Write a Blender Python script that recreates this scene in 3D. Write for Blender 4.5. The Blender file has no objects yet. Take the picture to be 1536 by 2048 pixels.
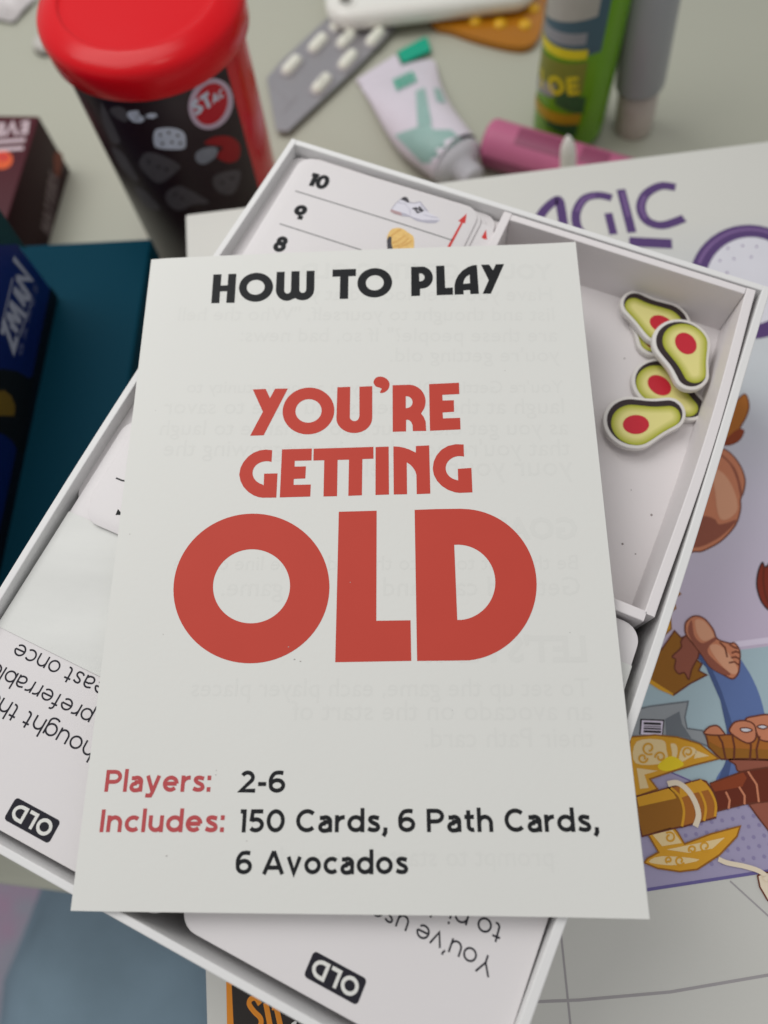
import bpy, bmesh, math, random
from mathutils import Vector
from mathutils.geometry import tessellate_polygon
random.seed(7)
S = bpy.context.scene
COL = S.collection

# ------------------------------------------------------------------ camera
F = 1400.0                       # focal length in pixels of the 1536 x 2048 photograph
NADIR = (830.0, 1540.0)          # where straight down falls in it
HC = 0.265                       # camera height over the table top (z = 0)
_d = Vector((NADIR[0] - 768, NADIR[1] - 1024, F)).normalized()
CZ = -_d
_up = Vector((0, -1, 0))
CY = (_up - CZ * _up.dot(CZ)).normalized()
CX = CY.cross(CZ)
def ray(px, py):
    r = Vector((px - 768, py - 1024, F))
    return Vector((r.dot(CX), r.dot(CY), r.dot(CZ)))
EYE = Vector((0, 0, HC))
def at(px, py, z):
    r = ray(px, py)
    return EYE + r * ((z - HC) / r.z)

cam_data = bpy.data.cameras.new('camera')
cam = bpy.data.objects.new('camera', cam_data)
COL.objects.link(cam)
S.camera = cam
_x = Vector((CX[0], CY[0], CZ[0])); _y = -Vector((CX[1], CY[1], CZ[1])); _z = -Vector((CX[2], CY[2], CZ[2]))
from mathutils import Matrix
cam.matrix_world = Matrix(((_x[0], _y[0], _z[0], 0), (_x[1], _y[1], _z[1], 0), (_x[2], _y[2], _z[2], HC), (0, 0, 0, 1)))
cam_data.sensor_width = 36
cam_data.lens = 36 * F / 2048
cam_data.clip_start = 0.01
cam_data.clip_end = 50
cam_data.dof.use_dof = True
cam_data.dof.focus_distance = 0.153
cam_data.dof.aperture_fstop = 8.5

# ------------------------------------------------------------------ light
W = bpy.data.worlds.new('World')
S.world = W
W.use_nodes = True
W.node_tree.nodes['Background'].inputs[0].default_value = (0.985, 0.99, 1.0, 1)
W.node_tree.nodes['Background'].inputs[1].default_value = 0.42
def area(name, loc, target, sx, sy, power, col):
    l = bpy.data.lights.new(name, 'AREA')
    l.shape = 'RECTANGLE'; l.size = sx; l.size_y = sy; l.energy = power; l.color = col
    o = bpy.data.objects.new(name, l); COL.objects.link(o)
    o.location = loc
    o.rotation_euler = (Vector(target) - Vector(loc)).to_track_quat('-Z', 'Y').to_euler()
    return o
area('window_light', (-0.28, 0.34, 0.58), (0, 0.08, 0.1), 0.40, 0.40, 2.1, (1.0, 0.99, 0.97))
area('ceiling_lamp_light', (-0.05, 0.12, 1.25), (-0.05, 0.15, 0), 0.12, 0.12, 0.8, (1.0, 0.95, 0.88))
S.view_settings.view_transform = 'Standard'
S.view_settings.look = 'None'
S.view_settings.exposure = 0
S.view_settings.gamma = 1

# ------------------------------------------------------------------ materials
def lin(c):
    c /= 255.0
    return c / 12.92 if c <= 0.04045 else ((c + 0.055) / 1.055) ** 2.4
def rgb(r, g, b, k=1.18):
    return tuple(min(0.9, lin(v) * k) for v in (r, g, b))
def mat(name, c, rough=0.5, spec=0.4, mottle=0.03, mscale=60, bump=0.0, bscale=1500, trans=0.0, coat=0.0, sss=0.0, ior=1.45):
    m = bpy.data.materials.new(name); m.use_nodes = True
    nt = m.node_tree; p = nt.nodes['Principled BSDF']
    p.inputs['Roughness'].default_value = rough
    p.inputs['Specular IOR Level'].default_value = spec
    p.inputs['Transmission Weight'].default_value = trans
    p.inputs['Coat Weight'].default_value = coat
    p.inputs['IOR'].default_value = ior
    tc = nt.nodes.new('ShaderNodeTexCoord')
    nz = nt.nodes.new('ShaderNodeTexNoise'); nz.inputs['Scale'].default_value = mscale; nz.inputs['Detail'].default_value = 6
    nt.links.new(tc.outputs['Object'], nz.inputs['Vector'])
    mx = nt.nodes.new('ShaderNodeMix'); mx.data_type = 'RGBA'
    mx.inputs[6].default_value = tuple(max(0, v * (1 - mottle)) for v in c) + (1,)
    mx.inputs[7].default_value = tuple(min(0.95, v * (1 + mottle)) for v in c) + (1,)
    nt.links.new(nz.outputs['Fac'], mx.inputs[0])
    nt.links.new(mx.outputs[2], p.inputs['Base Color'])
    if bump:
        n2 = nt.nodes.new('ShaderNodeTexNoise'); n2.inputs['Scale'].default_value = bscale; n2.inputs['Detail'].default_value = 3
        nt.links.new(tc.outputs['Object'], n2.inputs['Vector'])
        b = nt.nodes.new('ShaderNodeBump'); b.inputs['Strength'].default_value = bump; b.inputs['Distance'].default_value = 0.0005
        nt.links.new(n2.outputs['Fac'], b.inputs['Height']); nt.links.new(b.outputs['Normal'], p.inputs['Normal'])
    return m
def ramp_mat(name, direction, d0, d1, stops, rough=0.45, spec=0.4):
    """printed colour run along a direction of the thing's own space"""
    m = mat(name, (0.5, 0.5, 0.5), rough, spec)
    nt = m.node_tree; p = nt.nodes['Principled BSDF']
    tc = nt.nodes.new('ShaderNodeTexCoord')
    vm = nt.nodes.new('ShaderNodeVectorMath'); vm.operation = 'DOT_PRODUCT'; vm.inputs[1].default_value = direction
    mr = nt.nodes.new('ShaderNodeMapRange'); mr.inputs[1].default_value = d0; mr.inputs[2].default_value = d1
    cr = nt.nodes.new('ShaderNodeValToRGB')
    el = cr.color_ramp.elements
    while len(el) < len(stops): el.new(0.5)
    for e, (q, c) in zip(el, stops): e.position = q; e.color = tuple(c) + (1,)
    nt.links.new(tc.outputs['Object'], vm.inputs[0]); nt.links.new(vm.outputs['Value'], mr.inputs[0])
    nt.links.new(mr.outputs[0], cr.inputs[0]); nt.links.new(cr.outputs[0], p.inputs['Base Color'])
    return m
PAPER = mat('booklet_paper', (0.755, 0.755, 0.722), 0.65, 0.25, 0.015, 25, 0.06, 900)
GHOST = mat('show_through', (0.734, 0.735, 0.703), 0.65, 0.25, 0.01, 200)
CARD = mat('card_stock', (0.765, 0.735, 0.74), 0.40, 0.35, 0.012, 30, 0.03, 700)
BAND = mat('paper_band', (0.765, 0.77, 0.745), 0.7, 0.2, 0.15, 24, 0.15, 260)
_nt = BAND.node_tree; _nz = [n for n in _nt.nodes if n.type == 'TEX_NOISE'][0]
_mp = _nt.nodes.new('ShaderNodeMapping'); _mp.inputs['Rotation'].default_value = (0, 0, math.radians(35)); _mp.inputs['Scale'].default_value = (0.8, 3.2, 1)
_nt.links.new([n for n in _nt.nodes if n.type == 'TEX_COORD'][0].outputs['Object'], _mp.inputs['Vector']); _nt.links.new(_mp.outputs['Vector'], _nz.inputs['Vector'])
BOXW = mat('white_box_card', (0.80, 0.795, 0.79), 0.5, 0.3, 0.02, 50, 0.08, 1200)
INS = mat('white_insert_card', (0.80, 0.76, 0.765), 0.45, 0.35, 0.03, 40, 0.05, 900)
INK = mat('black_ink', (0.018, 0.019, 0.021), 0.55, 0.15, 0.04, 300)
INK2 = mat('card_ink', (0.021, 0.02, 0.028), 0.5, 0.2, 0.04, 300)
REDINK = mat('red_ink', (0.55, 0.066, 0.046), 0.55, 0.18, 0.03, 120)
REDTXT = mat('red_text_ink', (0.50, 0.085, 0.09), 0.55, 0.2, 0.03, 300)
WHITEINK = mat('white_ink', (0.76, 0.755, 0.72), 0.5, 0.3)
LINEGREY = mat('line_grey', (0.20, 0.20, 0.20), 0.5, 0.3)
FLAGRED = mat('arrow_red', (0.62, 0.05, 0.045), 0.5, 0.3)

# ------------------------------------------------------------------ builders
BASE = {}
def reg(o, base): BASE[o.name] = Vector(base)
def tagit(o, label=None, cat=None, group=None, kind=None):
    if label: o['label'] = label
    if cat: o['category'] = cat
    if group: o['group'] = group
    if kind: o['kind'] = kind
    return o
def thing(name, label, cat, loc, group=None):
    o = bpy.data.objects.new(name, None); COL.objects.link(o)
    o.location = loc; o.empty_display_size = 0.01; reg(o, loc)
    return tagit(o, label, cat, group)
def mesh(name, verts, faces, m, parent=None, smooth=False, mats=None, idx=None, base=None):
    b = BASE[parent.name] if parent else Vector(base if base else sum((Vector(v) for v in verts), Vector()) / len(verts))
    me = bpy.data.meshes.new(name)
    me.from_pydata([tuple(Vector(v) - b) for v in verts], [], faces)
    for mm in (mats or [m]): me.materials.append(mm)
    if idx: me.polygons.foreach_set('material_index', idx)
    if smooth: me.polygons.foreach_set('use_smooth', [True] * len(me.polygons))
    me.validate(); me.update()
    o = bpy.data.objects.new(name, me); COL.objects.link(o)
    if parent: o.parent = parent
    else: o.location = b
    reg(o, b)
    return o
def recalc(o):
    bm = bmesh.new(); bm.from_mesh(o.data); bmesh.ops.recalc_face_normals(bm, faces=bm.faces); bm.to_mesh(o.data); bm.free()
    return o
def bevel(o, w, seg=2, angle=30):
    bm = bmesh.new(); bm.from_mesh(o.data)
    bmesh.ops.recalc_face_normals(bm, faces=bm.faces)
    es = [e for e in bm.edges if len(e.link_faces) == 2 and e.calc_face_angle(0) > math.radians(angle)]
    bmesh.ops.bevel(bm, geom=es, offset=w, segments=seg, profile=0.5, affect='EDGES')
    bm.to_mesh(o.data); bm.free()
    for p in o.data.polygons: p.use_smooth = True
    try: o.data.set_sharp_from_angle(angle=math.radians(40))
    except Exception: pass
    return o
def prism_data(top, bot):
    n = len(top)
    return list(top) + list(bot), [list(range(n)), list(range(2 * n - 1, n - 1, -1))] + [[i, n + i, n + (i + 1) % n, (i + 1) % n] for i in range(n)]
def prism(name, outline, z0, z1, m, parent=None, bev=0, seg=2, base=None, smooth=False):
    v, f = prism_data([(p[0], p[1], z1) for p in outline], [(p[0], p[1], z0) for p in outline])
    o = recalc(mesh(name, v, f, m, parent, base=base))
    if bev: bevel(o, bev, seg)
    return o
def rrect(x0, y0, x1, y1, r, n=6):
    out = []
    for cx, cy, a in ((x1 - r, y1 - r, 0), (x0 + r, y1 - r, 90), (x0 + r, y0 + r, 180), (x1 - r, y0 + r, 270)):
        for k in range(n + 1):
            t = math.radians(a + 90 * k / n); out.append((cx + r * math.cos(t), cy + r * math.sin(t)))
    return out
def spl(pts, n=6, closed=True):
    P = [Vector(p) for p in pts]; out = []; N = len(P)
    for i in range(N if closed else N - 1):
        g = (lambda k: P[k % N]) if closed else (lambda k: P[max(0, min(N - 1, k))])
        a, b, c, d = g(i - 1), g(i), g(i + 1), g(i + 2)
        for k in range(n):
            t = k / n
            out.append(0.5 * (2 * b + (c - a) * t + (2 * a - 5 * b + 4 * c - d) * t * t + (3 * b - a - 3 * c + d) * t ** 3))
    if not closed: out.append(P[-1])
    return [tuple(v) for v in out]
def lathe(name, prof, c, m, parent=None, n=64, a0=0, a1=360, smooth=True, mats=None, midx=None):
    """prof: (radius, z) from bottom to top"""
    full = abs(a1 - a0) >= 360; k = n if full else n + 1
    v, f, ids = [], [], []
    for (r, z) in prof:
        for i in range(k):
            a = math.radians(a0 + (a1 - a0) * i / n); v.append((c[0] + r * math.cos(a), c[1] + r * math.sin(a), z))
    for j in range(len(prof) - 1):
        for i in range(n):
            i2 = (i + 1) % k
            f.append((j * k + i, j * k + i2, (j + 1) * k + i2, (j + 1) * k + i)); ids.append(midx[j] if midx else 0)
    return mesh(name, v, f, m, parent, smooth=smooth, mats=mats, idx=ids if midx else None)

class Plane:
    def __init__(self, o, ex, ey):
        self.o = Vector(o); self.x = Vector(ex).normalized(); self.n = self.x.cross(Vector(ey)).normalized()
        self.y = self.n.cross(self.x)
        self.h = None
    def px(self, px, py):
        r = ray(px, py); t = (self.o - EYE).dot(self.n) / r.dot(self.n); q = EYE + r * t - self.o
        return (q.dot(self.x), q.dot(self.y))
    def pt(self, s, t, dz=0.0):
        return self.o + self.x * s + self.y * t + self.n * (dz + (self.h(s, t) if self.h else 0))
    def pxs(self, pts): return [self.px(*p) for p in pts]
class Cyl:
    """a standing cylinder to print on: local s = angle * radius, t = z"""
    def __init__(self, cx, cy, R): self.c = (cx, cy); self.R = R
    def px(self, px, py):
        r = ray(px, py); a = r.x ** 2 + r.y ** 2; ex, ey = EYE.x - self.c[0], EYE.y - self.c[1]
        b = 2 * (ex * r.x + ey * r.y); cc = ex * ex + ey * ey - self.R ** 2; D = max(0, b * b - 4 * a * cc)
        t = (-b - math.sqrt(D)) / (2 * a); q = EYE + r * t
        th = math.atan2(q.y - self.c[1], q.x - self.c[0])
        return ((th - 2 * math.pi if th > 1.6 else th) * self.R, q.z)
    def pt(self, s, t, dz=0.0):
        a = s / self.R; R = self.R + dz
        return Vector((self.c[0] + R * math.cos(a), self.c[1] + R * math.sin(a), t))
    def pxs(self, pts): return [self.px(*p) for p in pts]

LAYER = 0.00003
def conform(o, pl, dz):
    """cut flat print into small faces and lay them on the slightly wavy sheet"""
    bm = bmesh.new(); bm.from_mesh(o.data); bb = BASE[o.name]; g = 0.006
    for axis, k0, k1 in ((pl.x, -1, 20), (pl.y, -27, 1)):
        for k in range(k0, k1):
            bmesh.ops.bisect_plane(bm, geom=bm.verts[:] + bm.edges[:] + bm.faces[:], plane_co=pl.o + axis * (k * g) - bb, plane_no=axis, dist=1e-7)
    for vv in bm.verts:
        q = vv.co + bb - pl.o; vv.co = pl.pt(q.dot(pl.x), q.dot(pl.y), dz) - bb
    bm.to_mesh(o.data); bm.free()
def fill(name, pl, loops, m, parent, layer=1, sub=0):
    """flat print: list of (outer, hole, hole ..) in the plane's own metres"""
    V, Fc = [], []
    for lp in loops:
        if isinstance(lp, list) and isinstance(lp[0], tuple): lp = [lp]
        flat = [p for l in lp for p in l]; b = len(V)
        V += [pl.pt(p[0], p[1], layer * LAYER) for p in flat]
        for t in tessellate_polygon([[Vector((p[0], p[1], 0)) for p in l] for l in lp]):
            a, c, d = (flat[i] for i in t)
            ar = (c[0] - a[0]) * (d[1] - a[1]) - (c[1] - a[1]) * (d[0] - a[0])
            Fc.append([b + i for i in (t if ar > 0 else reversed(t))])
    o = mesh(name, V, Fc, m, parent)
    if getattr(pl, 'h', None): conform(o, pl, layer * LAYER)
    if sub:
        bm = bmesh.new(); bm.from_mesh(o.data); bmesh.ops.subdivide_edges(bm, edges=bm.edges, cuts=sub, use_grid_fill=True)
        if isinstance(pl, Cyl):
            bb = BASE[o.name]
            for vv in bm.verts:
                dx, dy = vv.co.x + bb.x - pl.c[0], vv.co.y + bb.y - pl.c[1]; k = (pl.R + layer * LAYER) / math.hypot(dx, dy)
                vv.co.x = pl.c[0] + dx * k - bb.x; vv.co.y = pl.c[1] + dy * k - bb.y
        bm.to_mesh(o.data); bm.free()
    return o
def strip(pts, w, closed=False, taper=None):
    P = [Vector((p[0], p[1])) for p in pts]; n = len(P); L, R = [], []
    for i in range(n):
        a = P[(i - 1) % n] if closed or i > 0 else None
        c = P[(i + 1) % n] if closed or i < n - 1 else None
        d1 = (P[i] - a).normalized() if a is not None and (P[i] - a).length > 1e-9 else None
        d2 = (c - P[i]).normalized() if c is not None and (c - P[i]).length > 1e-9 else None
        d = ((d1 or d2) + (d2 or d1)); d = d.normalized() if d.length > 1e-6 else (d1 or d2)
        nn = Vector((-d.y, d.x)); k = 1.0
        if d1 and d2:
            k = 1 / max(0.45, nn.dot(Vector((-d1.y, d1.x))))
        ww = w * (taper[i] if taper else 1) / 2
        L.append(P[i] + nn * ww * k); R.append(P[i] - nn * ww * k)
    q = [[tuple(R[i]), tuple(R[(i + 1) % n]), tuple(L[(i + 1) % n]), tuple(L[i])] for i in range(n if closed else n - 1)]
    return q
def strokes(name, pl, lst, m, parent, layer=1):
    """lst of (points, width, closed): lines of ink lying on the plane"""
    V, Fc = [], []
    for k, (pts, w, cl) in enumerate(lst):
        for q in strip(pts, w, cl):
            b = len(V); V += [pl.pt(p[0], p[1], layer * LAYER + (k % 12) * 0.000002) for p in q]; Fc.append([b, b + 1, b + 2, b + 3])
    return mesh(name, V, Fc, m, parent)
def arc(cx, cy, rx, ry, a0, a1, n=None):
    n = n or max(4, int(abs(a1 - a0) / 9))
    return [(cx + rx * math.cos(math.radians(a0 + (a1 - a0) * i / n)), cy + ry * math.sin(math.radians(a0 + (a1 - a0) * i / n))) for i in range(n + 1)]

# ---------------------------------------------- a round geometric stroke alphabet
def glyph(ch, w):
    h = w / 2; X = 0.53; C = 0.72; A = 0.75; D = -0.19
    el = lambda cx, cy, rx, ry: (arc(cx, cy, rx, ry, 0, 351, 39), True)
    L = lambda *p: (list(p), False)
    A_ = lambda *a: (arc(*a), False)
    bowl = lambda x0: el(x0 + 0.28, X / 2, 0.28 - h, X / 2 - h)
    if ch == ' ': return [], 0.20
    if ch == 'o': return [bowl(0)], 0.56
    if ch == 'c': return [A_(0.28, X / 2, 0.28 - h, X / 2 - h, 46, 314)], 0.48
    if ch == 'e': return [A_(0.275, X / 2, 0.275 - h, X / 2 - h, 0, 318), L((h, X / 2), (0.55 - h, X / 2))], 0.55
    if ch == 'd': return [bowl(0), L((0.56 - h, 0), (0.56 - h, A))], 0.56
    if ch == 'b': return [bowl(0), L((h, 0), (h, A))], 0.56
    if ch == 'p': return [bowl(0), L((h, D), (h, X))], 0.56
    if ch == 'q': return [bowl(0), L((0.56 - h, D), (0.56 - h, X))], 0.56
    if ch == 'g': return [bowl(0), (([(0.56 - h, X), (0.56 - h, 0.0)] + arc(0.29, -0.02, 0.27 - h, 0.17, 0, -140)[1:]), False)], 0.56
    if ch == 'a':
        return [([(0.05, 0.445)] + arc(0.24, 0.33, 0.22 - h, 0.20 - h, 120, 0) + [(0.46 - h, 0)], False),
                ([(0.46 - h, 0.315), (0.22, 0.315)] + arc(0.20, 0.1575, 0.20 - h, 0.1575 - h + 0.02, 90, 270) + [(0.30, h - 0.01), (0.46 - h, 0.12)], False)], 0.46
    if ch in 'nh':
        return [L((h, 0), (h, X if ch == 'n' else A)), (arc(0.255, 0.27, 0.255 - h, 0.26 - h, 180, 0) + [(0.51 - h, 0)], False)], 0.51
    if ch == 'm':
        return [L((h, 0), (h, X))] + [(arc(c, 0.27, 0.225 - h, 0.26 - h, 180, 0) + [(c + 0.225 - h, 0)], False) for c in (0.225, 0.225 * 3 - w)], 0.85
    if ch == 'u': return [([(h, X)] + arc(0.25, 0.25, 0.25 - h, 0.25 - h, 180, 360), False), L((0.5 - h, X), (0.5 - h, 0))], 0.5
    if ch == 'r': return [L((h, 0), (h, X)), A_(0.30, 0.26, 0.30 - h, 0.27 - h, 180, 85)], 0.32
    if ch == 's':
        return [(spl([(0.385, 0.432), (0.30, X - h - .015), (0.215, X - h), (0.125, X - h - .02), (0.095, 0.385), (0.15, 0.315), (0.235, 0.272), (0.325, 0.225), (0.36, 0.145), (0.31, h + .015), (0.215, h), (0.12, h + .012), (0.035, 0.115)], 3, False), False)], 0.42
    if ch == 't': return [([(0.15, 0.67), (0.15, 0.17)] + arc(0.28, 0.17, 0.13, 0.17 - h, 180, 290)[1:], False), L((0.02, X - h), (0.33, X - h))], 0.34
    if ch == 'f': return [([(0.14, 0)] + arc(0.27, 0.58, 0.13, 0.17 - h, 180, 70), False), L((0.02, X - h), (0.32, X - h))], 0.32
    if ch == 'l': return [L((h, 0), (h, A))], w
    if ch == 'i': return [L((h, 0), (h, X)), L((h, 0.63), (h, 0.63 + w * 1.15))], w
    if ch == 'k': return [L((h, 0), (h, A)), L((0.46, X), (h, 0.2)), L((0.2, 0.3), (0.48, 0))], 0.48
    if ch == 'v': return [L((h, X), (0.26, h * 0.6), (0.52 - h, X))], 0.52
    if ch == 'y': return [L((h, X), (0.27, 0.02)), L((0.53 - h, X), (0.27, -0.02), (0.215, -0.12), (0.14, D + h), (0.04, D + h * 1.2))], 0.53
    if ch == 'w': return [L((h, X), (0.2, h), (0.37, X), (0.54, h), (0.74 - h, X))], 0.74
    if ch == 'P': return [L((h, 0), (h, C)), ([(h, C - h), (0.30, C - h)] + arc(0.30, C - h - (0.23 - h), 0.25 - h + 0.02, 0.23 - h, 90, -90) + [(h, C - 0.46 + h)], False)], 0.57
    if ch == 'C': return [A_(0.36, C / 2, 0.36 - h, C / 2 - h, 46, 314)], 0.64
    if ch == 'I': return [L((h, 0), (h, C))], w
    if ch == 'A': return [L((0.04, 0), (0.35, C - 0.02)), L((0.66, 0), (0.35, C - 0.02)), L((0.14, 0.2), (0.56, 0.2))], 0.7
    if ch == 'Y': return [L((0.04, C), (0.31, 0.28), (0.58, C)), L((0.31, 0.32), (0.31, 0))], 0.62
    if ch == 'O': return [el(0.37, C / 2, 0.37 - h, C / 2 - h)], 0.74
    if ch == 'L': return [L((h, C), (h, h), (0.44, h))], 0.44
    if ch == 'D': return [(([(h, h), (h, C - h), (0.26, C - h)] + arc(0.26, C / 2, 0.40 - h, C / 2 - h, 90, -90)), True)], 0.66
    if ch == 'E': return [L((h, 0), (h, C)), L((h, C - h), (0.45, C - h)), L((h, C / 2), (0.42, C / 2)), L((h, h), (0.45, h))], 0.46
    if ch == 'V': return [L((0.04, C), (0.33, h * .6), (0.62, C))], 0.66
    if ch == 'N': return [L((h, 0), (h, C), ), L((h, C), (0.56 - h, 0)), L((0.56 - h, 0), (0.56 - h, C))], 0.56
    if ch == 'M': return [L((h, 0), (h, C)), L((h, C), (0.35, 0.2), (0.7 - h, C)), L((0.7 - h, C), (0.7 - h, 0))], 0.7
    if ch == 'Z': return [L((0.02, C - h), (0.5, C - h), (0.04, h), (0.52, h))], 0.54
    if ch == 'T': return [L((0.0, C - h), (0.54, C - h)), L((0.27, C - h), (0.27, 0))], 0.54
    if ch == 'R': return [L((h, 0), (h, C)), ([(h, C - h), (0.28, C - h)] + arc(0.28, C - h - (0.22 - h), 0.24 - h, 0.22 - h, 90, -90) + [(h, C - 0.44 + h)], False), L((0.28, 0.3), (0.5, 0))], 0.54
    if ch == 'S': return [(spl([(0.47, 0.61), (0.27, C - h), (0.09, 0.54), (0.26, 0.38), (0.44, 0.19), (0.25, h), (0.03, 0.12)], 6, False), False)], 0.5
    if ch == 'G': return [(arc(0.36, C / 2, 0.36 - h, C / 2 - h, 46, 345) + [(0.68 - h, 0.34), (0.4, 0.34)], False)], 0.68
    if ch == '1': return [L((0.03, C - h), (0.23 - h, C - h), (0.23 - h, 0))], 0.23
    if ch == '2': return [(arc(0.24, 0.49, 0.245 - h, 0.23 - h, 155, -35, 20) + [(0.05, h), (0.52, h)], False)], 0.52
    if ch == '5': return [(([(0.46, C - h), (0.12, C - h), (0.09, 0.40)] + arc(0.235, 0.235, 0.27 - h, 0.235 - h, 118, -142, 24)), False)], 0.5
    if ch == '0': return [el(0.30, C / 2, 0.30 - h, C / 2 - h)], 0.60
    if ch == '6': return [el(0.275, 0.235, 0.275 - h, 0.235 - h), (spl([(h, 0.235), (0.065, 0.45), (0.17, 0.615), (0.32, C - h), (0.47, 0.64)], 6, False), False)], 0.55
    if ch == '8': return [el(0.27, 0.55, 0.22 - h, 0.17), el(0.27, 0.21, 0.27 - h, 0.21 - h)], 0.54
    if ch == '-': return [L((0.0, 0.28), (0.27, 0.28))], 0.27
    if ch == '+': return [L((0.0, 0.3), (0.36, 0.3)), L((0.18, 0.12), (0.18, 0.48))], 0.36
    if ch == '.': return [L((h, 0), (h, w * 1.15))], w
    if ch == ':': return [L((h, 0), (h, w * 1.15)), L((h, X - w * 1.15), (h, X))], w
    if ch == ',': return [L((0.09, w * 1.1), (0.09, 0.0), (0.02, -0.12))], 0.14
    if ch == "'": return [L((0.09, C), (0.09, C - w), (0.03, C - 0.19))], 0.13
    return [], 0.3
def layout(s, w, track=0.085):
    x = 0; out = []
    for ch in s:
        g, adv = glyph(ch, w)
        out.append((x, g)); x += adv + track
    return out, x - track
def lettering(name, pl, s, p0, p1, cap, w, m, parent, pre='', post='', layer=1, track=0.085, capscale=None):
    """text s whose baseline runs from pixel p0 to p1 on the plane; pre / post run on beyond it"""
    a = Vector(pl.px(*p0)); b = Vector(pl.px(*p1))
    return lettering_st(name, pl, s, a, b, cap, w, m, parent, pre, post, layer, track)
def lettering_st(name, pl, s, a, b, cap, w, m, parent, pre='', post='', layer=1, track=0.085):
    a, b = Vector(a), Vector(b)
    ex = (b - a).normalized(); ey = Vector((-ex.y, ex.x))
    _, width = layout(s, w, track)
    x0 = layout(pre + s, w, track)[1] - width if pre else 0
    sx = (b - a).length / width; sy = cap / 0.72 if cap else sx
    items, _ = layout(pre + s + post, w, track)
    lst = []
    for x, g in items:
        for pts, cl in g:
            lst.append(([tuple(a + ex * ((x + p[0] - x0) * sx) + ey * (p[1] * sy)) for p in pts], w * (sx + sy) / 2, cl))
    return strokes(name, pl, lst, m, parent, layer)

# ================================================================== SETTING
FLOOR = mat('floor_rug', (0.2, 0.2, 0.27), 0.9, 0.1, 0.25, 9)
nt = FLOOR.node_tree
_tc = nt.nodes.new('ShaderNodeTexCoord'); _n = nt.nodes.new('ShaderNodeTexNoise'); _n.inputs['Scale'].default_value = 7; _n.inputs['Detail'].default_value = 4
_cr = nt.nodes.new('ShaderNodeValToRGB'); _e = _cr.color_ramp.elements
_e[0].position = 0.38; _e[0].color = (0.42, 0.43, 0.53, 1); _e[1].position = 0.62; _e[1].color = (0.66, 0.44, 0.6, 1)
_k = _e.new(0.5); _k.color = (0.54, 0.53, 0.62, 1)
nt.links.new(_tc.outputs['Object'], _n.inputs['Vector']); nt.links.new(_n.outputs['Fac'], _cr.inputs[0])
nt.links.new(_cr.outputs[0], nt.nodes['Principled BSDF'].inputs['Base Color'])
fl = mesh('floor', [(-3, -3, -0.72), (3, -3, -0.72), (3, 3, -0.72), (-3, 3, -0.72)], [(0, 1, 2, 3)], FLOOR)
tagit(fl, 'purple grey patterned floor below the table edge', kind='structure')

# table: frosted glass slab with a polished, rounded edge
GLASS = mat('frosted_glass_top', (0.475, 0.478, 0.395), 0.42, 0.5, 0.015, 3)
EDGE = mat('glass_edge', (0.52, 0.60, 0.60), 0.12, 0.6)  # pale edge colour, highlight along the glass edge painted in
table = thing('table', 'pale grey green glass table under all the boxes and bottles', 'table', (0, 0.4, -0.72))
e0 = at(0, 1772, 0); e1 = at(130, 1789, 0); ed = (e1 - e0).normalized(); en = Vector((-ed.y, ed.x, 0))
def tp(s, t): q = e0 + ed * s + en * t; return (q.x, q.y)
top = prism('table_top', [tp(-0.6, 0), tp(0.95, 0), tp(0.95, 1.0), tp(-0.6, 1.0)], -0.012, 0, GLASS, table)
top.data.materials.append(EDGE)
for p in top.data.polygons:
    if abs(p.normal.z) < 0.5: p.material_index = 1
bevel(top, 0.0035, 4)
for s, t in ((-0.52, 0.10), (0.87, 0.10), (0.87, 0.92), (-0.52, 0.92)):
    c = tp(s, t); lathe('leg', [(0.0, -0.72), (0.022, -0.72), (0.022, -0.0125), (0.0, -0.0125)], c, mat('table_leg_metal', (0.4, 0.4, 0.4), 0.35), table, 20)

# ================================================================== WHITE BOARD GAME BOX
zb = HC - 0.188
A0 = at(370, 428, zb); A1 = at(1536, 281, zb)
bx = (A1 - A0).normalized(); by = Vector((-bx.y, bx.x, 0))
A0 = Vector((A0.x, A0.y, zb))
WB = Plane(A0, bx, by)          # s to the right, t away from the viewer (box lies at t < 0)
COVER = mat('printed_cover_white', (0.66, 0.655, 0.615), 0.45, 0.3, 0.02, 30, 0.05, 1500)
wbox = thing('board_game_box', 'large white board game box with purple title lettering, under the open card box', 'box', (A0 + bx * 0.148 - by * 0.148) - Vector((0, 0, zb)))
def wq(s, t): q = WB.pt(s, t); return (q.x, q.y)
lid = prism('lid', [wq(0, 0), wq(0, -0.297), wq(0.297, -0.297), wq(0.297, 0)], 0.006, zb, COVER, wbox, 0.0009, 3)
prism('base', [wq(.002, -.002), wq(.002, -0.295), wq(0.295, -0.295), wq(0.295, -.002)], 0.0, 0.0058, COVER, wbox)
def P(pl, ox, oy, s, pts): return [pl.px(ox + x * s, oy + y * s) for x, y in pts]
LAV = ramp_mat('cover_backdrop', tuple(by), -0.16, 0.07,
               [(0.0, rgb(166, 154, 172, 1.65)), (0.30, rgb(172, 167, 180, 1.65)), (0.55, rgb(168, 172, 176, 1.55)), (0.8, rgb(178, 180, 182, 1.3)), (1.0, (0.66, 0.655, 0.615))])  # printed lavender run, with some shading painted into the same ramp
_o = BASE[wbox.name]
def wpx(pts): return WB.pxs(pts)
def wst(x0, t0, x1, t1): return [(x0, t0), (x1, t0), (x1, t1), (x0, t1)]
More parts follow.
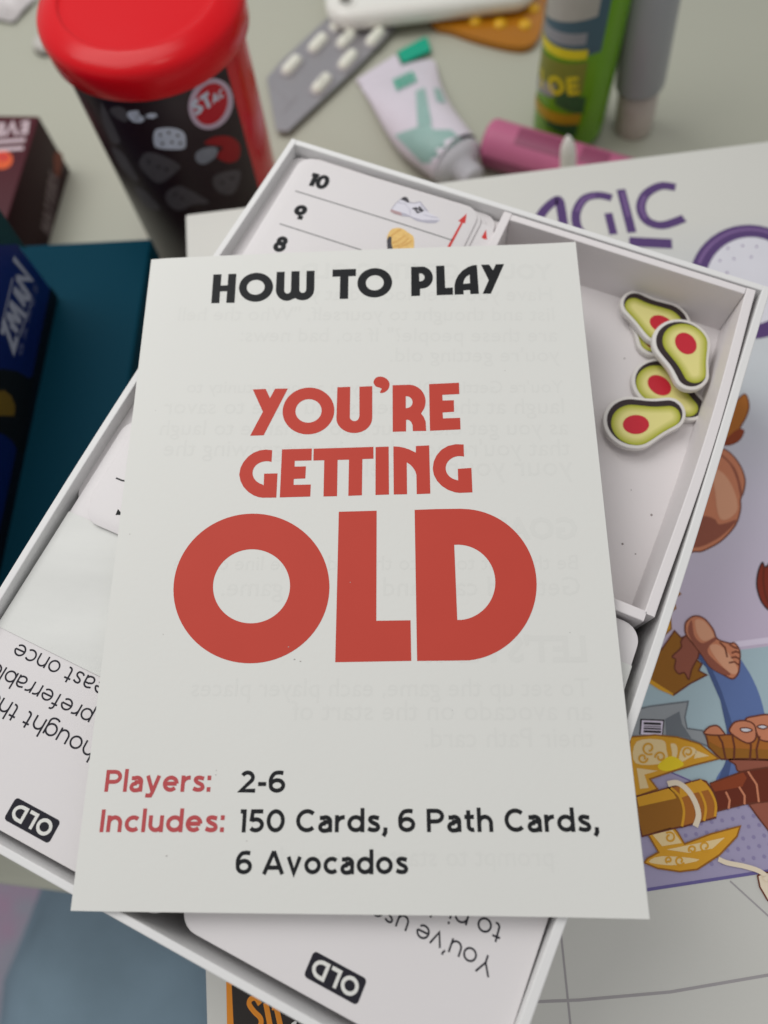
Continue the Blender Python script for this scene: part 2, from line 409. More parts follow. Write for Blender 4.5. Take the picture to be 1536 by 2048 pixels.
# backdrop area reaches from just under the title to the painted floor
tb = WB.px(1400, 1310)[1]
bd = fill('printed_backdrop', WB, [wst(0.02, tb, 0.296, -0.03)], LAV, wbox, 1)
dd = [Vector(v.co).dot(by) for v in bd.data.vertices]
LAV.node_tree.nodes['Map Range'].inputs[1].default_value = min(dd); LAV.node_tree.nodes['Map Range'].inputs[2].default_value = max(dd)
col = lambda n, r, g, b: mat('print_' + n, rgb(r, g, b, 1.3), 0.45, 0.2, 0.04, 120)
SKY = col('floor_blue', 158, 178, 186); RUGC = col('rug_purple', 151, 144, 172); SKIRT = col('skirting', 205, 195, 212)
PLUM = col('title_purple', 80, 60, 104); PLUM2 = col('title_purple_light', 112, 88, 132); PALE = col('pale_disc', 196, 195, 202)
BROWN = col('outline_brown', 98, 52, 38); SKIN = col('skin', 190, 122, 92); SKIND = col('skin_shade', 140, 82, 66); SKINL = col('skin_light', 205, 150, 120)
ORNG = col('hair_orange', 160, 98, 42); RUST = col('hair_red', 122, 48, 34); GOLD = col('gold', 200, 146, 44); GOLDD = col('gold_dark', 140, 92, 34)
GOLDL = col('gold_light', 214, 190, 142); YEL = col('gold_bright', 222, 190, 40); STEEL = col('steel', 142, 146, 150); STEELD = col('steel_dark', 105, 110, 116)
BLUEA = col('arch_blue', 92, 112, 160); BLUED = col('arch_blue_dark', 70, 86, 128); LEATH = col('leather', 132, 62, 36); LEATHD = col('leather_dark', 100, 44, 30)
ROPE = col('rope', 214, 200, 178); TILEL = col('tile_line', 150, 146, 148); VIOLET = col('violet_line', 98, 90, 140); DARK = col('dark', 40, 38, 40)
BLK = col('logo_black', 48, 44, 42); LOGO = col('logo_orange', 205, 128, 44)
t_rug = WB.px(1410, 1757)[1]
fill('printed_floor', WB, [wst(0.02, t_rug, 0.296, tb)], SKY, wbox, 1)
sk0, sk1 = WB.px(1400, 1304), WB.px(1400, 1292)
fill('printed_skirting', WB, [wst(0.02, sk0[1], 0.296, sk1[1])], SKIRT, wbox, 2)
rug = fill('printed_rug', WB, [[WB.px(1180, 1795), WB.px(1600, 1733), WB.px(1600, 1600), WB.px(1470, 1600), WB.px(1355, 1548), WB.px(1180, 1530)]], RUGC, wbox, 2)
strokes('printed_rug_edge', WB, [([WB.px(1180, 1797), WB.px(1600, 1732)], 0.0007, False), ([WB.px(1340, 1544), WB.px(1400, 1570)], 0.0003, False)], VIOLET, wbox, 3)
RDOT = col('rug_dot', 132, 124, 158)
fill('printed_rug_dots', WB, [[(WB.px(1350 + i * 21 + (j % 2) * 10, 1632 + j * 21 - i * 3)[0] + 0.0005 * math.cos(k * 1.05), WB.px(1350 + i * 21 + (j % 2) * 10, 1632 + j * 21 - i * 3)[1] + 0.0005 * math.sin(k * 1.05)) for k in range(6)] for i in range(11) for j in range(6)], RDOT, wbox, 3)
# tiles drawn at the foot of the cover
tl = [([WB.px(1120, 1850), WB.px(1142, 2060)], 0.0005, False), ([WB.px(1060, 2004), WB.px(1160, 2000), WB.px(1340, 1984), WB.px(1560, 1946)], 0.0006, False), ([WB.px(1460, 1762), WB.px(1600, 1890)], 0.0004, False)]
strokes('printed_tile_lines', WB, tl, TILEL, wbox, 1)
# blue arch
q = spl([(1372, 1290), (1412, 1335), (1440, 1400), (1453, 1460), (1452, 1520), (1432, 1562), (1475, 1562), (1520, 1530), (1533, 1470), (1522, 1400), (1492, 1335), (1450, 1290)], 5)
fill('printed_arch', WB, [wpx(q)], BLUEA, wbox, 3)
fill('printed_arch_side', WB, [wpx([(1372, 1292), (1412, 1335), (1440, 1400), (1453, 1460), (1452, 1520), (1436, 1560), (1455, 1560), (1468, 1500), (1462, 1440), (1442, 1380), (1418, 1325), (1392, 1292)])], BLUED, wbox, 4)
def blob(name, pts, m, layer, line=BROWN, lw=0.00038, smooth=5):
    q = wpx(spl(pts, smooth)) if smooth else wpx(pts)
    o = fill(name, WB, [q], m, wbox, layer)
    if line: strokes(name + '_outline', WB, [(q, lw, True)], line, wbox, layer + 0.5)
    return o
z5 = lambda pts: [(1380 + x * 0.2635, 760 + y * 0.2635) for x, y in pts]
z7 = lambda pts: [(1200 + x * 0.21875, 1000 + y * 0.21875) for x, y in pts]
z8 = lambda pts: [(1200 + x * 0.2198, 1380 + y * 0.2198) for x, y in pts]
blob('printed_tuft', z5([(200, 300), (365, 145), (420, 110), (447, 190), (428, 275), (380, 365), (407, 388), (375, 455), (305, 492), (240, 490), (150, 460)]), ORNG, 3)
blob('printed_tuft_shade', z5([(330, 395), (380, 372), (407, 388), (375, 455), (305, 490), (240, 488)]), LEATH, 4, None)
blob('printed_arm', z5([(100, 520), (240, 520), (320, 570), (385, 660), (417, 760), (405, 850), (383, 905), (382, 985), (345, 1100), (250, 1210), (140, 1278), (50, 1303), (-60, 1240), (-60, 700)]), SKIN, 3)
blob('printed_arm_shade', z5([(20, 1060), (120, 1035), (190, 1060), (215, 1095), (280, 1085), (352, 1062), (300, 1130), (200, 1210), (60, 1270), (-40, 1240)]), SKIND, 4, None)
blob('printed_arm_fold', z5([(215, 560), (300, 640), (355, 760), (380, 880), (392, 840), (350, 690), (270, 590)]), SKIND, 4, None)
blob('printed_arm_light', z5([(170, 690), (240, 700), (310, 790), (352, 900), (355, 990), (300, 1050), (235, 1060), (205, 990), (190, 860)]), SKINL, 5, None)
blob('printed_hair', z5([(660, 1360), (575, 1420), (548, 1385), (515, 1460), (506, 1570), (540, 1680), (600, 1750), (680, 1780)]), RUST, 3, DARK)
strokes('printed_hair_strands', WB, [(wpx(spl(z5([(560, 1420), (556, 1530), (575, 1640), (610, 1720)]), 5, False)), 0.0005, False)], LEATHD, wbox, 5)
# golden cloth and a bare foot
blob('printed_crown', z7([(560, 780), (690, 815), (735, 860), (670, 900), (690, 990), (640, 1030), (650, 1180), (560, 1260), (480, 1240)]), GOLD, 3, GOLDD, smooth=0)
blob('printed_cloth', z7([(440, 1440), (520, 1290), (560, 1370), (680, 1195), (740, 1260), (820, 1230), (900, 1400), (880, 1460), (930, 1500), (900, 1560), (975, 1600), (820, 1680), (670, 1785), (540, 1720), (400, 1620)]), GOLDD, 4, BROWN, smooth=0)
blob('printed_cloth_trim', z7([(400, 1600), (540, 1690), (665, 1770), (670, 1790), (540, 1735), (395, 1640)]), GOLD, 5, None, smooth=0)
blob('printed_leg', z7([(740, 1290), (800, 1235), (880, 1300), (900, 1420), (840, 1540), (810, 1640), (770, 1580), (720, 1590), (680, 1540), (690, 1460), (660, 1430), (740, 1350)]), SKIND, 5)
blob('printed_foot', z7([(790, 1110), (860, 1062), (950, 1085), (1030, 1180), (1070, 1270), (1180, 1310), (1230, 1310), (1275, 1380), (1275, 1480), (1262, 1580), (1210, 1635), (1130, 1600), (1010, 1530), (930, 1420), (860, 1330), (790, 1240), (775, 1170)]), SKIN, 6)
blob('printed_foot_light', z7([(870, 1100), (950, 1110), (1020, 1200), (1035, 1255), (945, 1290), (885, 1220)]), SKINL, 7, None)
blob('printed_foot_light', z7([(1000, 1350), (1060, 1320), (1140, 1370), (1230, 1490), (1255, 1570), (1200, 1590), (1090, 1490)]), SKINL, 7, None)
blob('printed_foot_shade', z7([(835, 1100), (860, 1240), (935, 1310), (1040, 1260), (1060, 1280), (1000, 1330), (985, 1400), (1080, 1500), (1190, 1590), (1130, 1598), (1010, 1530), (925, 1410), (850, 1310), (800, 1200)]), SKIND, 7, None)
strokes('printed_toe_lines', WB, [(wpx(z7(l)), 0.0004, False) for l in ([(1180, 1320), (1215, 1345), (1255, 1360)], [(1200, 1400), (1240, 1385), (1275, 1400)], [(1195, 1445), (1235, 1435), (1272, 1455)], [(1175, 1490), (1225, 1480), (1268, 1510)], [(1090, 1300), (1140, 1350), (1160, 1440)])], BROWN, wbox, 8)
# axe: steel head, wrapped handle, fist
blob('printed_axe_head', z8([(200, 210), (450, 150), (800, 105), (770, 250), (790, 350), (930, 370), (1000, 520), (830, 450), (600, 420), (250, 420)]), STEEL, 5, STEELD, smooth=0)
blob('printed_axe_shade', z8([(590, 265), (720, 195), (745, 310), (830, 440), (600, 410)]), STEELD, 6, None, smooth=0)
fill('printed_label', WB, [wpx(z8([(365, 262), (585, 270), (570, 415), (355, 405)]))], DARK, wbox, 6)
fill('printed_label_face', WB, [wpx(z8([(380, 275), (572, 283), (560, 412), (368, 404)]))], SKIRT, wbox, 7)
fill('printed_label_bars', WB, [wpx(z8([(395, y), (553, y + 7), (552, y + 7 + d), (394, y + d)])) for y, d in ((292, 22), (325, 8), (342, 14), (366, 20))], DARK, wbox, 8)
blob('printed_handle', z8([(960, 405), (1300, 410), (1560, 425), (1560, 640), (1100, 630), (985, 520)]), GOLDD, 6, BROWN, smooth=0)
blob('printed_handle_light', z8([(965, 412), (1300, 417), (1560, 432), (1560, 545), (1090, 525), (990, 470)]), ORNG, 7, None, smooth=0)
strokes('printed_handle_wraps', WB, [(wpx(z8(l)), 0.0005, False) for l in ([(1070, 410), (1110, 480), (1140, 630)], [(1200, 412), (1220, 520), (1215, 630)], [(1320, 415), (1370, 500), (1360, 640)], [(1450, 420), (1420, 540), (1430, 640)])], BROWN, wbox, 8)
blob('printed_palm', z8([(1190, 630), (1560, 640), (1560, 720), (1400, 740), (1260, 740), (1230, 680)]), SKIND, 6)
blob('printed_thumb', z8([(950, 400), (985, 340), (1060, 325), (1110, 370), (1120, 410)]), SKIN, 8)
blob('printed_finger', z8([(1190, 330), (1230, 290), (1320, 280), (1400, 320), (1415, 430), (1370, 480), (1300, 470), (1180, 385)]), SKIN, 9)
blob('printed_finger', z8([(1320, 275), (1400, 240), (1560, 240), (1560, 450), (1450, 450), (1415, 380)]), SKIN, 8)
blob('printed_nail', z8([(1275, 350), (1330, 345), (1380, 365), (1330, 385), (1285, 375)]), PALE, 10, BROWN, 0.0003)
blob('printed_nail', z8([(1425, 335), (1470, 318), (1520, 335), (1480, 355)]), PALE, 10, BROWN, 0.0003)
# golden double blade on a leather grip
blob('printed_blade', z8([(270, 430), (500, 410), (700, 430), (900, 490), (1075, 625), (860, 680), (640, 745), (450, 810), (520, 900), (330, 970), (250, 900)]), GOLD, 10, GOLDD, smooth=0)
blob('printed_blade', z8([(420, 1290), (640, 1225), (700, 1290), (765, 1400), (1000, 1310), (1270, 1238), (1240, 1330), (1080, 1500), (880, 1630), (720, 1650), (520, 1620), (400, 1570), (430, 1530), (530, 1475)]), GOLD, 12, GOLDD, smooth=0)
blob('printed_blade_panel', z8([(330, 470), (560, 455), (600, 540), (590, 660), (320, 665)]), GOLDL, 11, None, smooth=4)
blob('printed_blade_panel', z8([(640, 490), (690, 500), (700, 580), (660, 670), (650, 560)]), GOLDL, 11, None, smooth=4)
blob('printed_blade_panel', z8([(740, 530), (830, 520), (870, 570), (720, 660)]), GOLDL, 11, None, smooth=3)
blob('printed_blade_panel', z8([(870, 550), (990, 600), (850, 625)]), GOLDL, 11, None, smooth=0)
blob('printed_blade_panel', z8([(330, 710), (520, 735), (400, 770), (440, 890), (360, 900)]), GOLDL, 11, None, smooth=0)
blob('printed_blade_panel', z8([(460, 1300), (640, 1250), (740, 1390), (560, 1420), (520, 1370)]), GOLDL, 13, None, smooth=0)
blob('printed_blade_panel', z8([(600, 1450), (900, 1390), (1130, 1340), (1020, 1440), (800, 1480)]), GOLDL, 13, None, smooth=0)
blob('printed_blade_panel', z8([(440, 1560), (560, 1510), (900, 1540), (700, 1590), (540, 1585)]), GOLDL, 13, None, smooth=3)
blob('printed_blade_glow', z8([(520, 690), (640, 600), (760, 680), (600, 740)]), YEL, 12, None, smooth=4)
def spiral(cx, cy, r, a0, turns=1.1, n=26):
    return [(cx + r * (1 - 0.6 * i / n) * math.cos(a0 + turns * 6.283 * i / n), cy + r * (1 - 0.6 * i / n) * math.sin(a0 + turns * 6.283 * i / n)) for i in range(n + 1)]
strokes('printed_blade_scrolls', WB, [(wpx(z8(spiral(*a))), 0.00042, False) for a in ((440, 530, 60, 1), (545, 610, 48, 3), (385, 620, 45, 0), (795, 565, 48, 2), (630, 1340, 50, 4), (950, 1420, 48, 1), (835, 1450, 36, 2.5), (720, 1550, 44, 0.4), (620, 1545, 30, 2))], GOLD, wbox, 14)
blob('printed_shaft', z8([(320, 970), (620, 890), (720, 960), (760, 1100), (740, 1240), (380, 1330), (330, 1150)]), GOLDD, 13, BROWN, smooth=0)
blob('printed_shaft_light', z8([(330, 975), (620, 895), (665, 940), (690, 985), (350, 1060)]), GOLD, 14, None, smooth=0)
blob('printed_collar', z8([(620, 890), (900, 815), (960, 830), (1030, 930), (1060, 1060), (1045, 1160), (740, 1245), (760, 1100), (720, 960)]), ORNG, 13, BROWN, smooth=0)
blob('printed_collar_light', z8([(720, 870), (900, 820), (960, 850), (985, 905), (840, 940), (720, 985)]), GOLD, 14, None, smooth=0)
strokes('printed_collar_rings', WB, [(wpx(spl(z8(l), 4, False)), 0.0006, False) for l in ([(900, 818), (985, 900), (1045, 1030), (1040, 1150)], [(640, 890), (720, 970), (758, 1100), (740, 1240)], [(820, 840), (900, 920), (955, 1060), (940, 1190)])], GOLD, wbox, 15)
blob('printed_grip', z8([(1000, 850), (1300, 740), (1420, 720), (1560, 700), (1560, 1010), (1320, 1035), (1065, 1100), (1050, 980)]), LEATHD, 9, BROWN, smooth=0)
blob('printed_grip_light', z8([(1000, 855), (1300, 750), (1330, 800), (1290, 880), (1040, 925)]), LEATH, 10, None, smooth=0)
strokes('printed_grip_wraps', WB, [(wpx(z8(l)), 0.0005, False) for l in ([(1140, 925), (1175, 1000), (1165, 1080)], [(1260, 880), (1310, 960), (1310, 1040)], [(1340, 740), (1420, 860), (1440, 1020)])], SKIN, wbox, 11)
strokes('printed_rope', WB, [(wpx(spl(z8([(610, 855), (700, 845), (790, 910), (860, 1020), (890, 1140), (860, 1240)]), 5, False)), 0.0013, False), (wpx(spl(z8([(1070, 1535), (1150, 1570), (1300, 1600), (1430, 1640), (1500, 1690), (1490, 1730)]), 5, False)), 0.0011, False)], ROPE, wbox, 16)
blob('printed_tag', z8([(1430, 1690), (1480, 1660), (1600, 1660), (1600, 1960), (1520, 1910), (1450, 1790)]), ROPE, 8, BROWN, smooth=0)
blob('printed_wrist', z8([(1480, 900), (1560, 780), (1560, 1320), (1430, 1150), (1350, 1040), (1440, 1020)]), SKIND, 8, smooth=0)
# the title, round purple capitals
def zt(x, y): return (1000 + x * 0.349, 340 + y * 0.349)
def ztl(pts): return [WB.px(*zt(*p)) for p in pts]
tw = 0.0030
title = [(ztl(spl([(195, 330), (250, 235), (318, 175), (340, 180), (350, 225), (366, 330)], 4, False)), tw * 1.05, False),
         (ztl(spl([(640, 160), (560, 145), (480, 168), (435, 250), (450, 340), (520, 390)], 5, False)), tw, False), (ztl([(620, 248), (650, 370)]), tw * .9, False),
         (ztl([(692, 112), (756, 360)]), tw, False),
         (ztl(spl([(1005, 100), (920, 92), (835, 140), (806, 215), (840, 290), (930, 318), (1055, 278)], 5, False)), tw * 1.05, False),
         (ztl([(740, 412), (985, 424)]), tw * 1.3, False)]
strokes('title_lettering', WB, title, PLUM, wbox, 3)
ring = [zt(1430 + 300 * math.cos(a), 640 + 290 * math.sin(a)) for a in [math.radians(k) for k in range(0, 360, 8)]]
fill('title_disc', WB, [WB.pxs(ring)], PALE, wbox, 3)
strokes('title_ring', WB, [(WB.pxs([zt(1430 + 300 * math.cos(a), 640 + 290 * math.sin(a)) for a in [math.radians(k) for k in range(0, 360, 8)]]), tw * 1.65, True)], PLUM, wbox, 5)
for _g in [(WB.pxs([zt(1430 + 310 * math.cos(a), 640 + 298 * math.sin(a)) for a in [math.radians(k) for k in range(200, 340, 6)]]), tw * .35, False)] + [(ztl([(700, 130), (735, 270)]), tw * .3, False), (ztl(spl([(830, 150), (808, 215), (835, 280)], 4, False)), tw * .3, False), (ztl(spl([(545, 150), (480, 172), (440, 240)], 4, False)), tw * .3, False)]: strokes('title_gleam', WB, [_g], PLUM2, wbox, 6)
fill('title_dots', WB, [[(WB.px(*zt(x, y))[0] + 0.0004 * math.cos(k), WB.px(*zt(x, y))[1] + 0.0004 * math.sin(k)) for k in range(6)] for x, y in ((1305, 450), (1390, 435), (1470, 440), (1260, 520), (1340, 510), (1440, 500), (1230, 600), (1300, 590))], PLUM2, wbox, 4)
# publisher's mark at the foot: black panel, orange frame and letters
zl = lambda pts: [WB.px(440 + x * 0.2083, 1820 + y * 0.2083) for x, y in pts]
fill('logo_panel', WB, [zl([(60, 690), (800, 620), (900, 1500), (75, 1500)])], LOGO, wbox, 2)
fill('logo_panel_face', WB, [zl([(113, 720), (790, 640), (890, 1500), (150, 1500)])], BLK, wbox, 3)
strokes('logo_letters', WB, [(zl(spl([(385, 905), (345, 845), (295, 855), (282, 905), (330, 975), (385, 1030), (395, 1085), (360, 1140), (300, 1150)], 5, False)), 0.0011, False),
        (zl([(440, 890), (490, 1150)]), 0.0012, False), (zl([(545, 950), (590, 1150)]), 0.0012, False), (zl([(500, 935), (640, 940)]), 0.001, False)], LOGO, wbox, 4)
strokes('logo_small_mark', WB, [(zl([(690, 1100), (720, 1080), (735, 1085)]), 0.0006, False)], WHITEINK, wbox, 5)

# ================================================================== OPEN CARD BOX
O = Vector((-0.0349, 0.1671)); U = Vector((.9184, -.3957)); V = Vector((-.3957, -.9184))
def B(u, v): q = O + U * (u / 1000) + V * (v / 1000); return (q.x, q.y)
def Bz(u, v, h): q = B(u, v); return Vector((q[0], q[1], HC - h))
Zr = HC - 0.148
zfl = zb + 0.0008
cbase = B(67, 93)
cbox = thing('card_game_box', 'open white card game box holding the card decks, lying askew under the booklet', 'box', (cbase[0], cbase[1], zb))
prism('box_floor', [B(1.6, 1.6), B(1.6, 185.4), B(132.8, 185.4), B(132.8, 1.6)], zb + 0.0002, zb + 0.0018, mat('box_floor_shade', (0.03, 0.03, 0.035), 0.6), cbox)  # near-black floor colour paints in the shade of the deep gap
def wall(name, outer, inward, th, z0, z1, m, parent):
    """upright sheet with a rounded top along a line of (u,v) points in mm"""
    prof = [(0, z0), (0, z1 - .00022), (.08, z1 - .00007), (.24, z1), (th - .24, z1), (th - .08, z1 - .00007), (th, z1 - .00022), (th, z0)]
    v, f = [], []
    n = len(prof)
    for (u, vv) in outer:
        for d, z in prof:
            q = B(u + inward[0] * d, vv + inward[1] * d); v.append((q[0], q[1], z))
    for i in range(len(outer) - 1):
        for j in range(n - 1): f.append((i * n + j, i * n + j + 1, (i + 1) * n + j + 1, (i + 1) * n + j))
    f.append(list(range(n))); k = (len(outer) - 1) * n; f.append(list(range(k + n - 1, k - 1, -1)))
    return recalc(mesh(name, v, f, m, parent, smooth=False))
def bow(a, b, n, amp, axis):
    out = []
    for i in range(n + 1):
        t = i / n; u = a[0] + (b[0] - a[0]) * t; v = a[1] + (b[1] - a[1]) * t; d = amp * math.sin(math.pi * t) ** 1.3
        out.append((u + d * axis[0], v + d * axis[1]))
    return out
wall('box_wall', bow((0, 0), (0, 187), 24, -1.6, (1, 0)), (1, 0), 1.8, zb + .0002, Zr, BOXW, cbox)
wall('box_wall', bow((134.4, 0), (132.9, 187), 24, 1.7, (1, 0)), (-1, 0), 1.9, zb + .0002, Zr, BOXW, cbox)
wall('box_wall', bow((1.85, -.2), (132.5, -.2), 10, 0, (0, 1)), (0, 1), 1.7, zb + .0002, Zr - 0.00005, BOXW, cbox)
wall('box_wall', bow((1.85, 187), (130.9, 187), 10, 0, (0, 1)), (0, -1), 1.5, zb + .0002, Zr - 0.00005, BOXW, cbox)
# insert: raised well for the tokens, folded dividers
zw = HC - 0.1637
ins = prism('insert', [B(66, 2), B(66, 92.8), B(131.6, 92.8), B(132.2, 2)], zb + 0.002, zw, INS, cbox)
prism('insert_tray', [B(2.4, 2.2), B(2.4, 92.5), B(65.2, 92.5), B(65.2, 2.2)], zb + 0.002, HC - 0.1522, INS, cbox)
def fold(name, line, inward, th, m=INS, top=HC - 0.1483, z0=None):
    return wall(name, line, inward, th, (z0 or zw) - 0.001, top, m, cbox)
fold('insert_wall', bow((64.6, 1.75), (64.9, 91.5), 6, 0, (1, 0)), (1, 0), 2.3)
fold('insert_wall', bow((67.0, 1.9), (128.9, 1.9), 8, 0, (0, 1)), (0, 1), 2.0)
fold('insert_wall', bow((131.3, 1.9), (132.3, 91.2), 20, 1.2, (1, 0)), (-1, 0), 2.3)
fold('insert_wall', bow((66.9, 93.4), (130.4, 93.0), 6, 0, (0, 1)), (0, -1), 2.4)
# scuff marks in the well
WELL = Plane(Vector((*B(66, 2), zw)), Vector((U.x, U.y, 0)), Vector((-V.x, -V.y, 0)))
SCUFF = mat('scuff', (0.22, 0.18, 0.17), 0.8)
fill('scuff', WELL, [[WELL.px(x + d[0], y + d[1]) for d in ((0, 0), (12, 3), (16, 8), (4, 6))] for x, y in ((1161, 551),)], SCUFF, cbox, 1)
fill('scuff', WELL, [[(WELL.px(x, y)[0] + r * math.cos(k), WELL.px(x, y)[1] + r * math.sin(k)) for k in range(6)] for x, y, r in ((1249, 717, .00022), (1378, 930, .0004), (1303, 1030, .0003), (1245, 1088, .0003), (1271, 1108, .0002), (1352, 1003, .0005), (1262, 980, .00015))], SCUFF, cbox, 1)

# ---- decks (held together by a paper band)
zd = HC - 0.1506
EDGEM = mat('card_edges', (0.60, 0.58, 0.60), 0.6, 0.3, 0.12, 900)
def cardout(u0, v0, u1, v1, r=4.2): return [B(*p) for p in rrect(u0, v0, u1, v1, r)]
TOPP = Plane(Vector((*B(0, 0), zd)), Vector((U.x, U.y, 0)), Vector((-V.x, -V.y, 0)))   # s = u, t = -v
def deck(u0, u1, v0, v1, label, b0, b1, lc):
    c = B((u0 + u1) / 2, (v0 + v1) / 2)
    d = thing('card_deck', label, 'card deck', (c[0], c[1], zb + .002), 'banded decks of playing cards')
    prism('card_stack', cardout(u0 + .25, v0 + .2, u1 - .2, v1 - .25), zb + 0.002, zd - 0.0005, EDGEM, d)
    prism('top_card', cardout(u0, v0, u1, v1), zd - 0.00042, zd, CARD, d, 0.0001, 1)
    # band wraps over the top and down both sides
    th = 0.00012; uu0, uu1 = u0 - .06, u1 + .06
    prof = [(uu0 - .12, zd - 0.03), (uu0 - .12, zd + .00002), (uu0 + .1, zd + .00014), (uu0 + 8, zd + .0002), ((uu0 + uu1) / 2, zd + .00032), (uu1 - 8, zd + .0002), (uu1 - .1, zd + .00014), (uu1 + .12, zd + .00002), (uu1 + .12, zd - 0.03)]
    vs, fs = [], []; n = len(prof)
    for vv in (b0, b0 + (b1 - b0) * .33, b0 + (b1 - b0) * .66, b1):
        for u, z in prof: q = B(u, vv); vs.append((q[0], q[1], z))
    for i in range(3):
        for j in range(n - 1): fs.append((i * n + j, i * n + j + 1, (i + 1) * n + j + 1, (i + 1) * n + j))
    mesh('paper_band', vs, fs, BAND, d, smooth=False)
    # badge: word in white on a black rounded bar, printed for someone opposite
    bw, bh = 11.0, 4.55
    rr = [((lc[0] + x) / 1000, -(lc[1] + y) / 1000) for x, y in rrect(-bw / 2, -bh / 2, bw / 2, bh / 2, 0.75, 4)]
    fill('badge', TOPP, [rr], INK2, d, 1)
    lettering_st('badge_lettering', TOPP, 'OLD', ((lc[0] + 4.65) / 1000, -(lc[1] - 1.55) / 1000 - 0.0031 + 0.0031), ((lc[0] - 4.65) / 1000, -(lc[1] - 1.55) / 1000), 0.0031, 0.15, WHITEINK, d, layer=2, track=0.10)
    return d
dL = deck(1.95, 65.3, 93.6, 184.2, 'banded card deck printed with the word preferrable, against the left box wall', 120.6, 150.0, (31.7, 179.9))
dR = deck(67.5, 131.3, 93.8, 183.6, 'banded card deck printed with the words You\'ve and to, below the booklet', 102.3, 150.0, (99.0, 178.75))
z3 = lambda x, y: (x * 0.1432, 1270 + y * 0.1432)
z6 = lambda x, y: (740 + x * 0.2604, 1810 + y * 0.2604)
CW = 0.078
lettering('card_lettering', TOPP, 'ast once', z3(1352, 608), z3(258, 104), None, CW, INK2, dL, pre='at le')
lettering('card_lettering', TOPP, 'preferrable', z3(1330, 1062), z3(-75, 368), None, CW, INK2, dL, pre='was ')
lettering('card_lettering', TOPP, 'ought th', z3(1190, 1452), z3(52, 872), None, CW, INK2, dL, pre='th', post='at')
lettering('card_lettering', TOPP, "You've", z6(962, 412), z6(378, 130), None, CW, INK2, dR, post=' used')
lettering('card_lettering', TOPP, 'to', z6(1030, 152), z6(843, 76), None, CW, INK2, dR, post=' pick')

# ---- path cards, loose in the long well
zpath0 = HC - 0.1520
def path_card(u, v, w, l, rot, k, label):
    a = math.radians(rot); z = zpath0 + k * 0.00043
    ex = Vector((U.x * math.cos(a) + V.x * math.sin(a), U.y * math.cos(a) + V.y * math.sin(a), 0)); ey = Vector((-ex.y, ex.x, 0))
    pl = Plane(Vector((*B(u, v), z + 0.0004)), ex, ey)
    root = thing('path_card', label, 'card', pl.pt(w / 2000, -l / 2000) - Vector((0, 0, .0004)), 'long path cards loose in the box')
    out = [pl.pt(x / 1000, y / 1000) for x, y in rrect(0, -l, w, 0, 4.2)]
    prism('card_face', out, z, z + 0.0004, CARD, root, 0.00012, 2)
    return root, pl
path_card(0.9, 1.8, 55, 116, 0.4, 0, 'lowest path card, its rounded corner against the left wall of the box')
path_card(8.6, 1.6, 55, 116, 0.2, 1, 'path card pushed furthest right, touching the folded divider')
path_card(6.6, 1.0, 55, 116, 2.2, 2, 'path card showing a thin white edge right of the red arrow card')
r4, p4 = path_card(10.0, 3.4, 55.3, 114.5, 2.9, 3, 'path card showing only the tip of a second red arrow')
path_card(5.9, 2.4, 54, 116, 0.6, 4, 'path card directly beneath the top one with numbers')
rT, pT = path_card(4.9, 3.1, 53.7, 118, -0.6, 5, 'top path card printed with numbers, a running shoe and a red arrow')
fill('arrow_tip', p4, [[p4.px(*q) for q in ((972, 459), (963, 475), (967, 478), (974, 479))]], FLAGRED, r4, 1)
# numbers
zn = lambda x, y: (560 + x * 0.15625, 280 + y * 0.15625)
def n_(pts): return [pT.px(*zn(*p)) for p in pts]
def nring(cx, cy, rx, ry, tilt, n=24):
    c, s = math.cos(math.radians(tilt)), math.sin(math.radians(tilt))
    return [pT.px(*zn(cx + rx * math.cos(k * 6.2832 / n) * c - ry * math.sin(k * 6.2832 / n) * s, cy + rx * math.cos(k * 6.2832 / n) * s + ry * math.sin(k * 6.2832 / n) * c)) for k in range(n)]
nw = 0.00130
strokes('number', pT, [(n_([(412, 440), (500, 460)]), nw, False), (n_([(462, 452), (398, 590)]), nw * 1.1, False), (nring(545, 538, 72, 52, -55), nw, True)], INK, rT, 1)
strokes('number', pT, [(nring(265, 900, 54, 40, -20), nw * 1.05, True), (n_([(268, 970), (250, 1018)]), nw * 1.1, False)], INK, rT, 1)
strokes('number', pT, [(nring(28, 1295, 42, 36, -20), nw, True), (nring(-5, 1365, 52, 42, -20), nw, True)], INK, rT, 1)
strokes('ruled_line', pT, [(n_([(195, 652), (1560, 1075), (2210, 1285)]), 0.00034, False), (n_([(-5, 1072), (1000, 1395), (1900, 1690)]), 0.00034, False), ([((4) / 1000, -.0365), (46 / 1000, -.0365)], .00024, False)], LINEGREY, rT, 1)
za = lambda x, y: (770 + x * 0.17578, 360 + y * 0.17578)
def a_(pts): return [pT.px(*za(*p)) for p in pts]
fill('arrow', pT, [a_([(720, 742), (865, 480), (832, 468), (930, 382), (912, 495), (888, 488), (755, 742), (640, 960), (605, 950)])], FLAGRED, rT, 1)
SHOE = mat('shoe_print', rgb(205, 203, 212), 0.45); SHOED = mat('shoe_print_dark', rgb(62, 60, 66), 0.45); SHOEG = mat('shoe_print_grey', rgb(168, 166, 178), 0.45); SHOEP = mat('shoe_print_heel', rgb(168, 140, 142), 0.45)
HAIR = mat('hair_print', rgb(222, 178, 110), 0.5, 0.3, 0.25, 900); HAIRD = mat('hair_print_dark', rgb(200, 150, 80), 0.5)
sh = rT
fill('shoe', pT, [a_(spl([(65, 345), (120, 270), (180, 215), (215, 198), (250, 215), (275, 260), (330, 268), (400, 250), (440, 300), (490, 365), (560, 405), (615, 435), (618, 465), (570, 490), (480, 490), (360, 465), (280, 420), (200, 412), (120, 385)], 4))], SHOE, sh, 1)
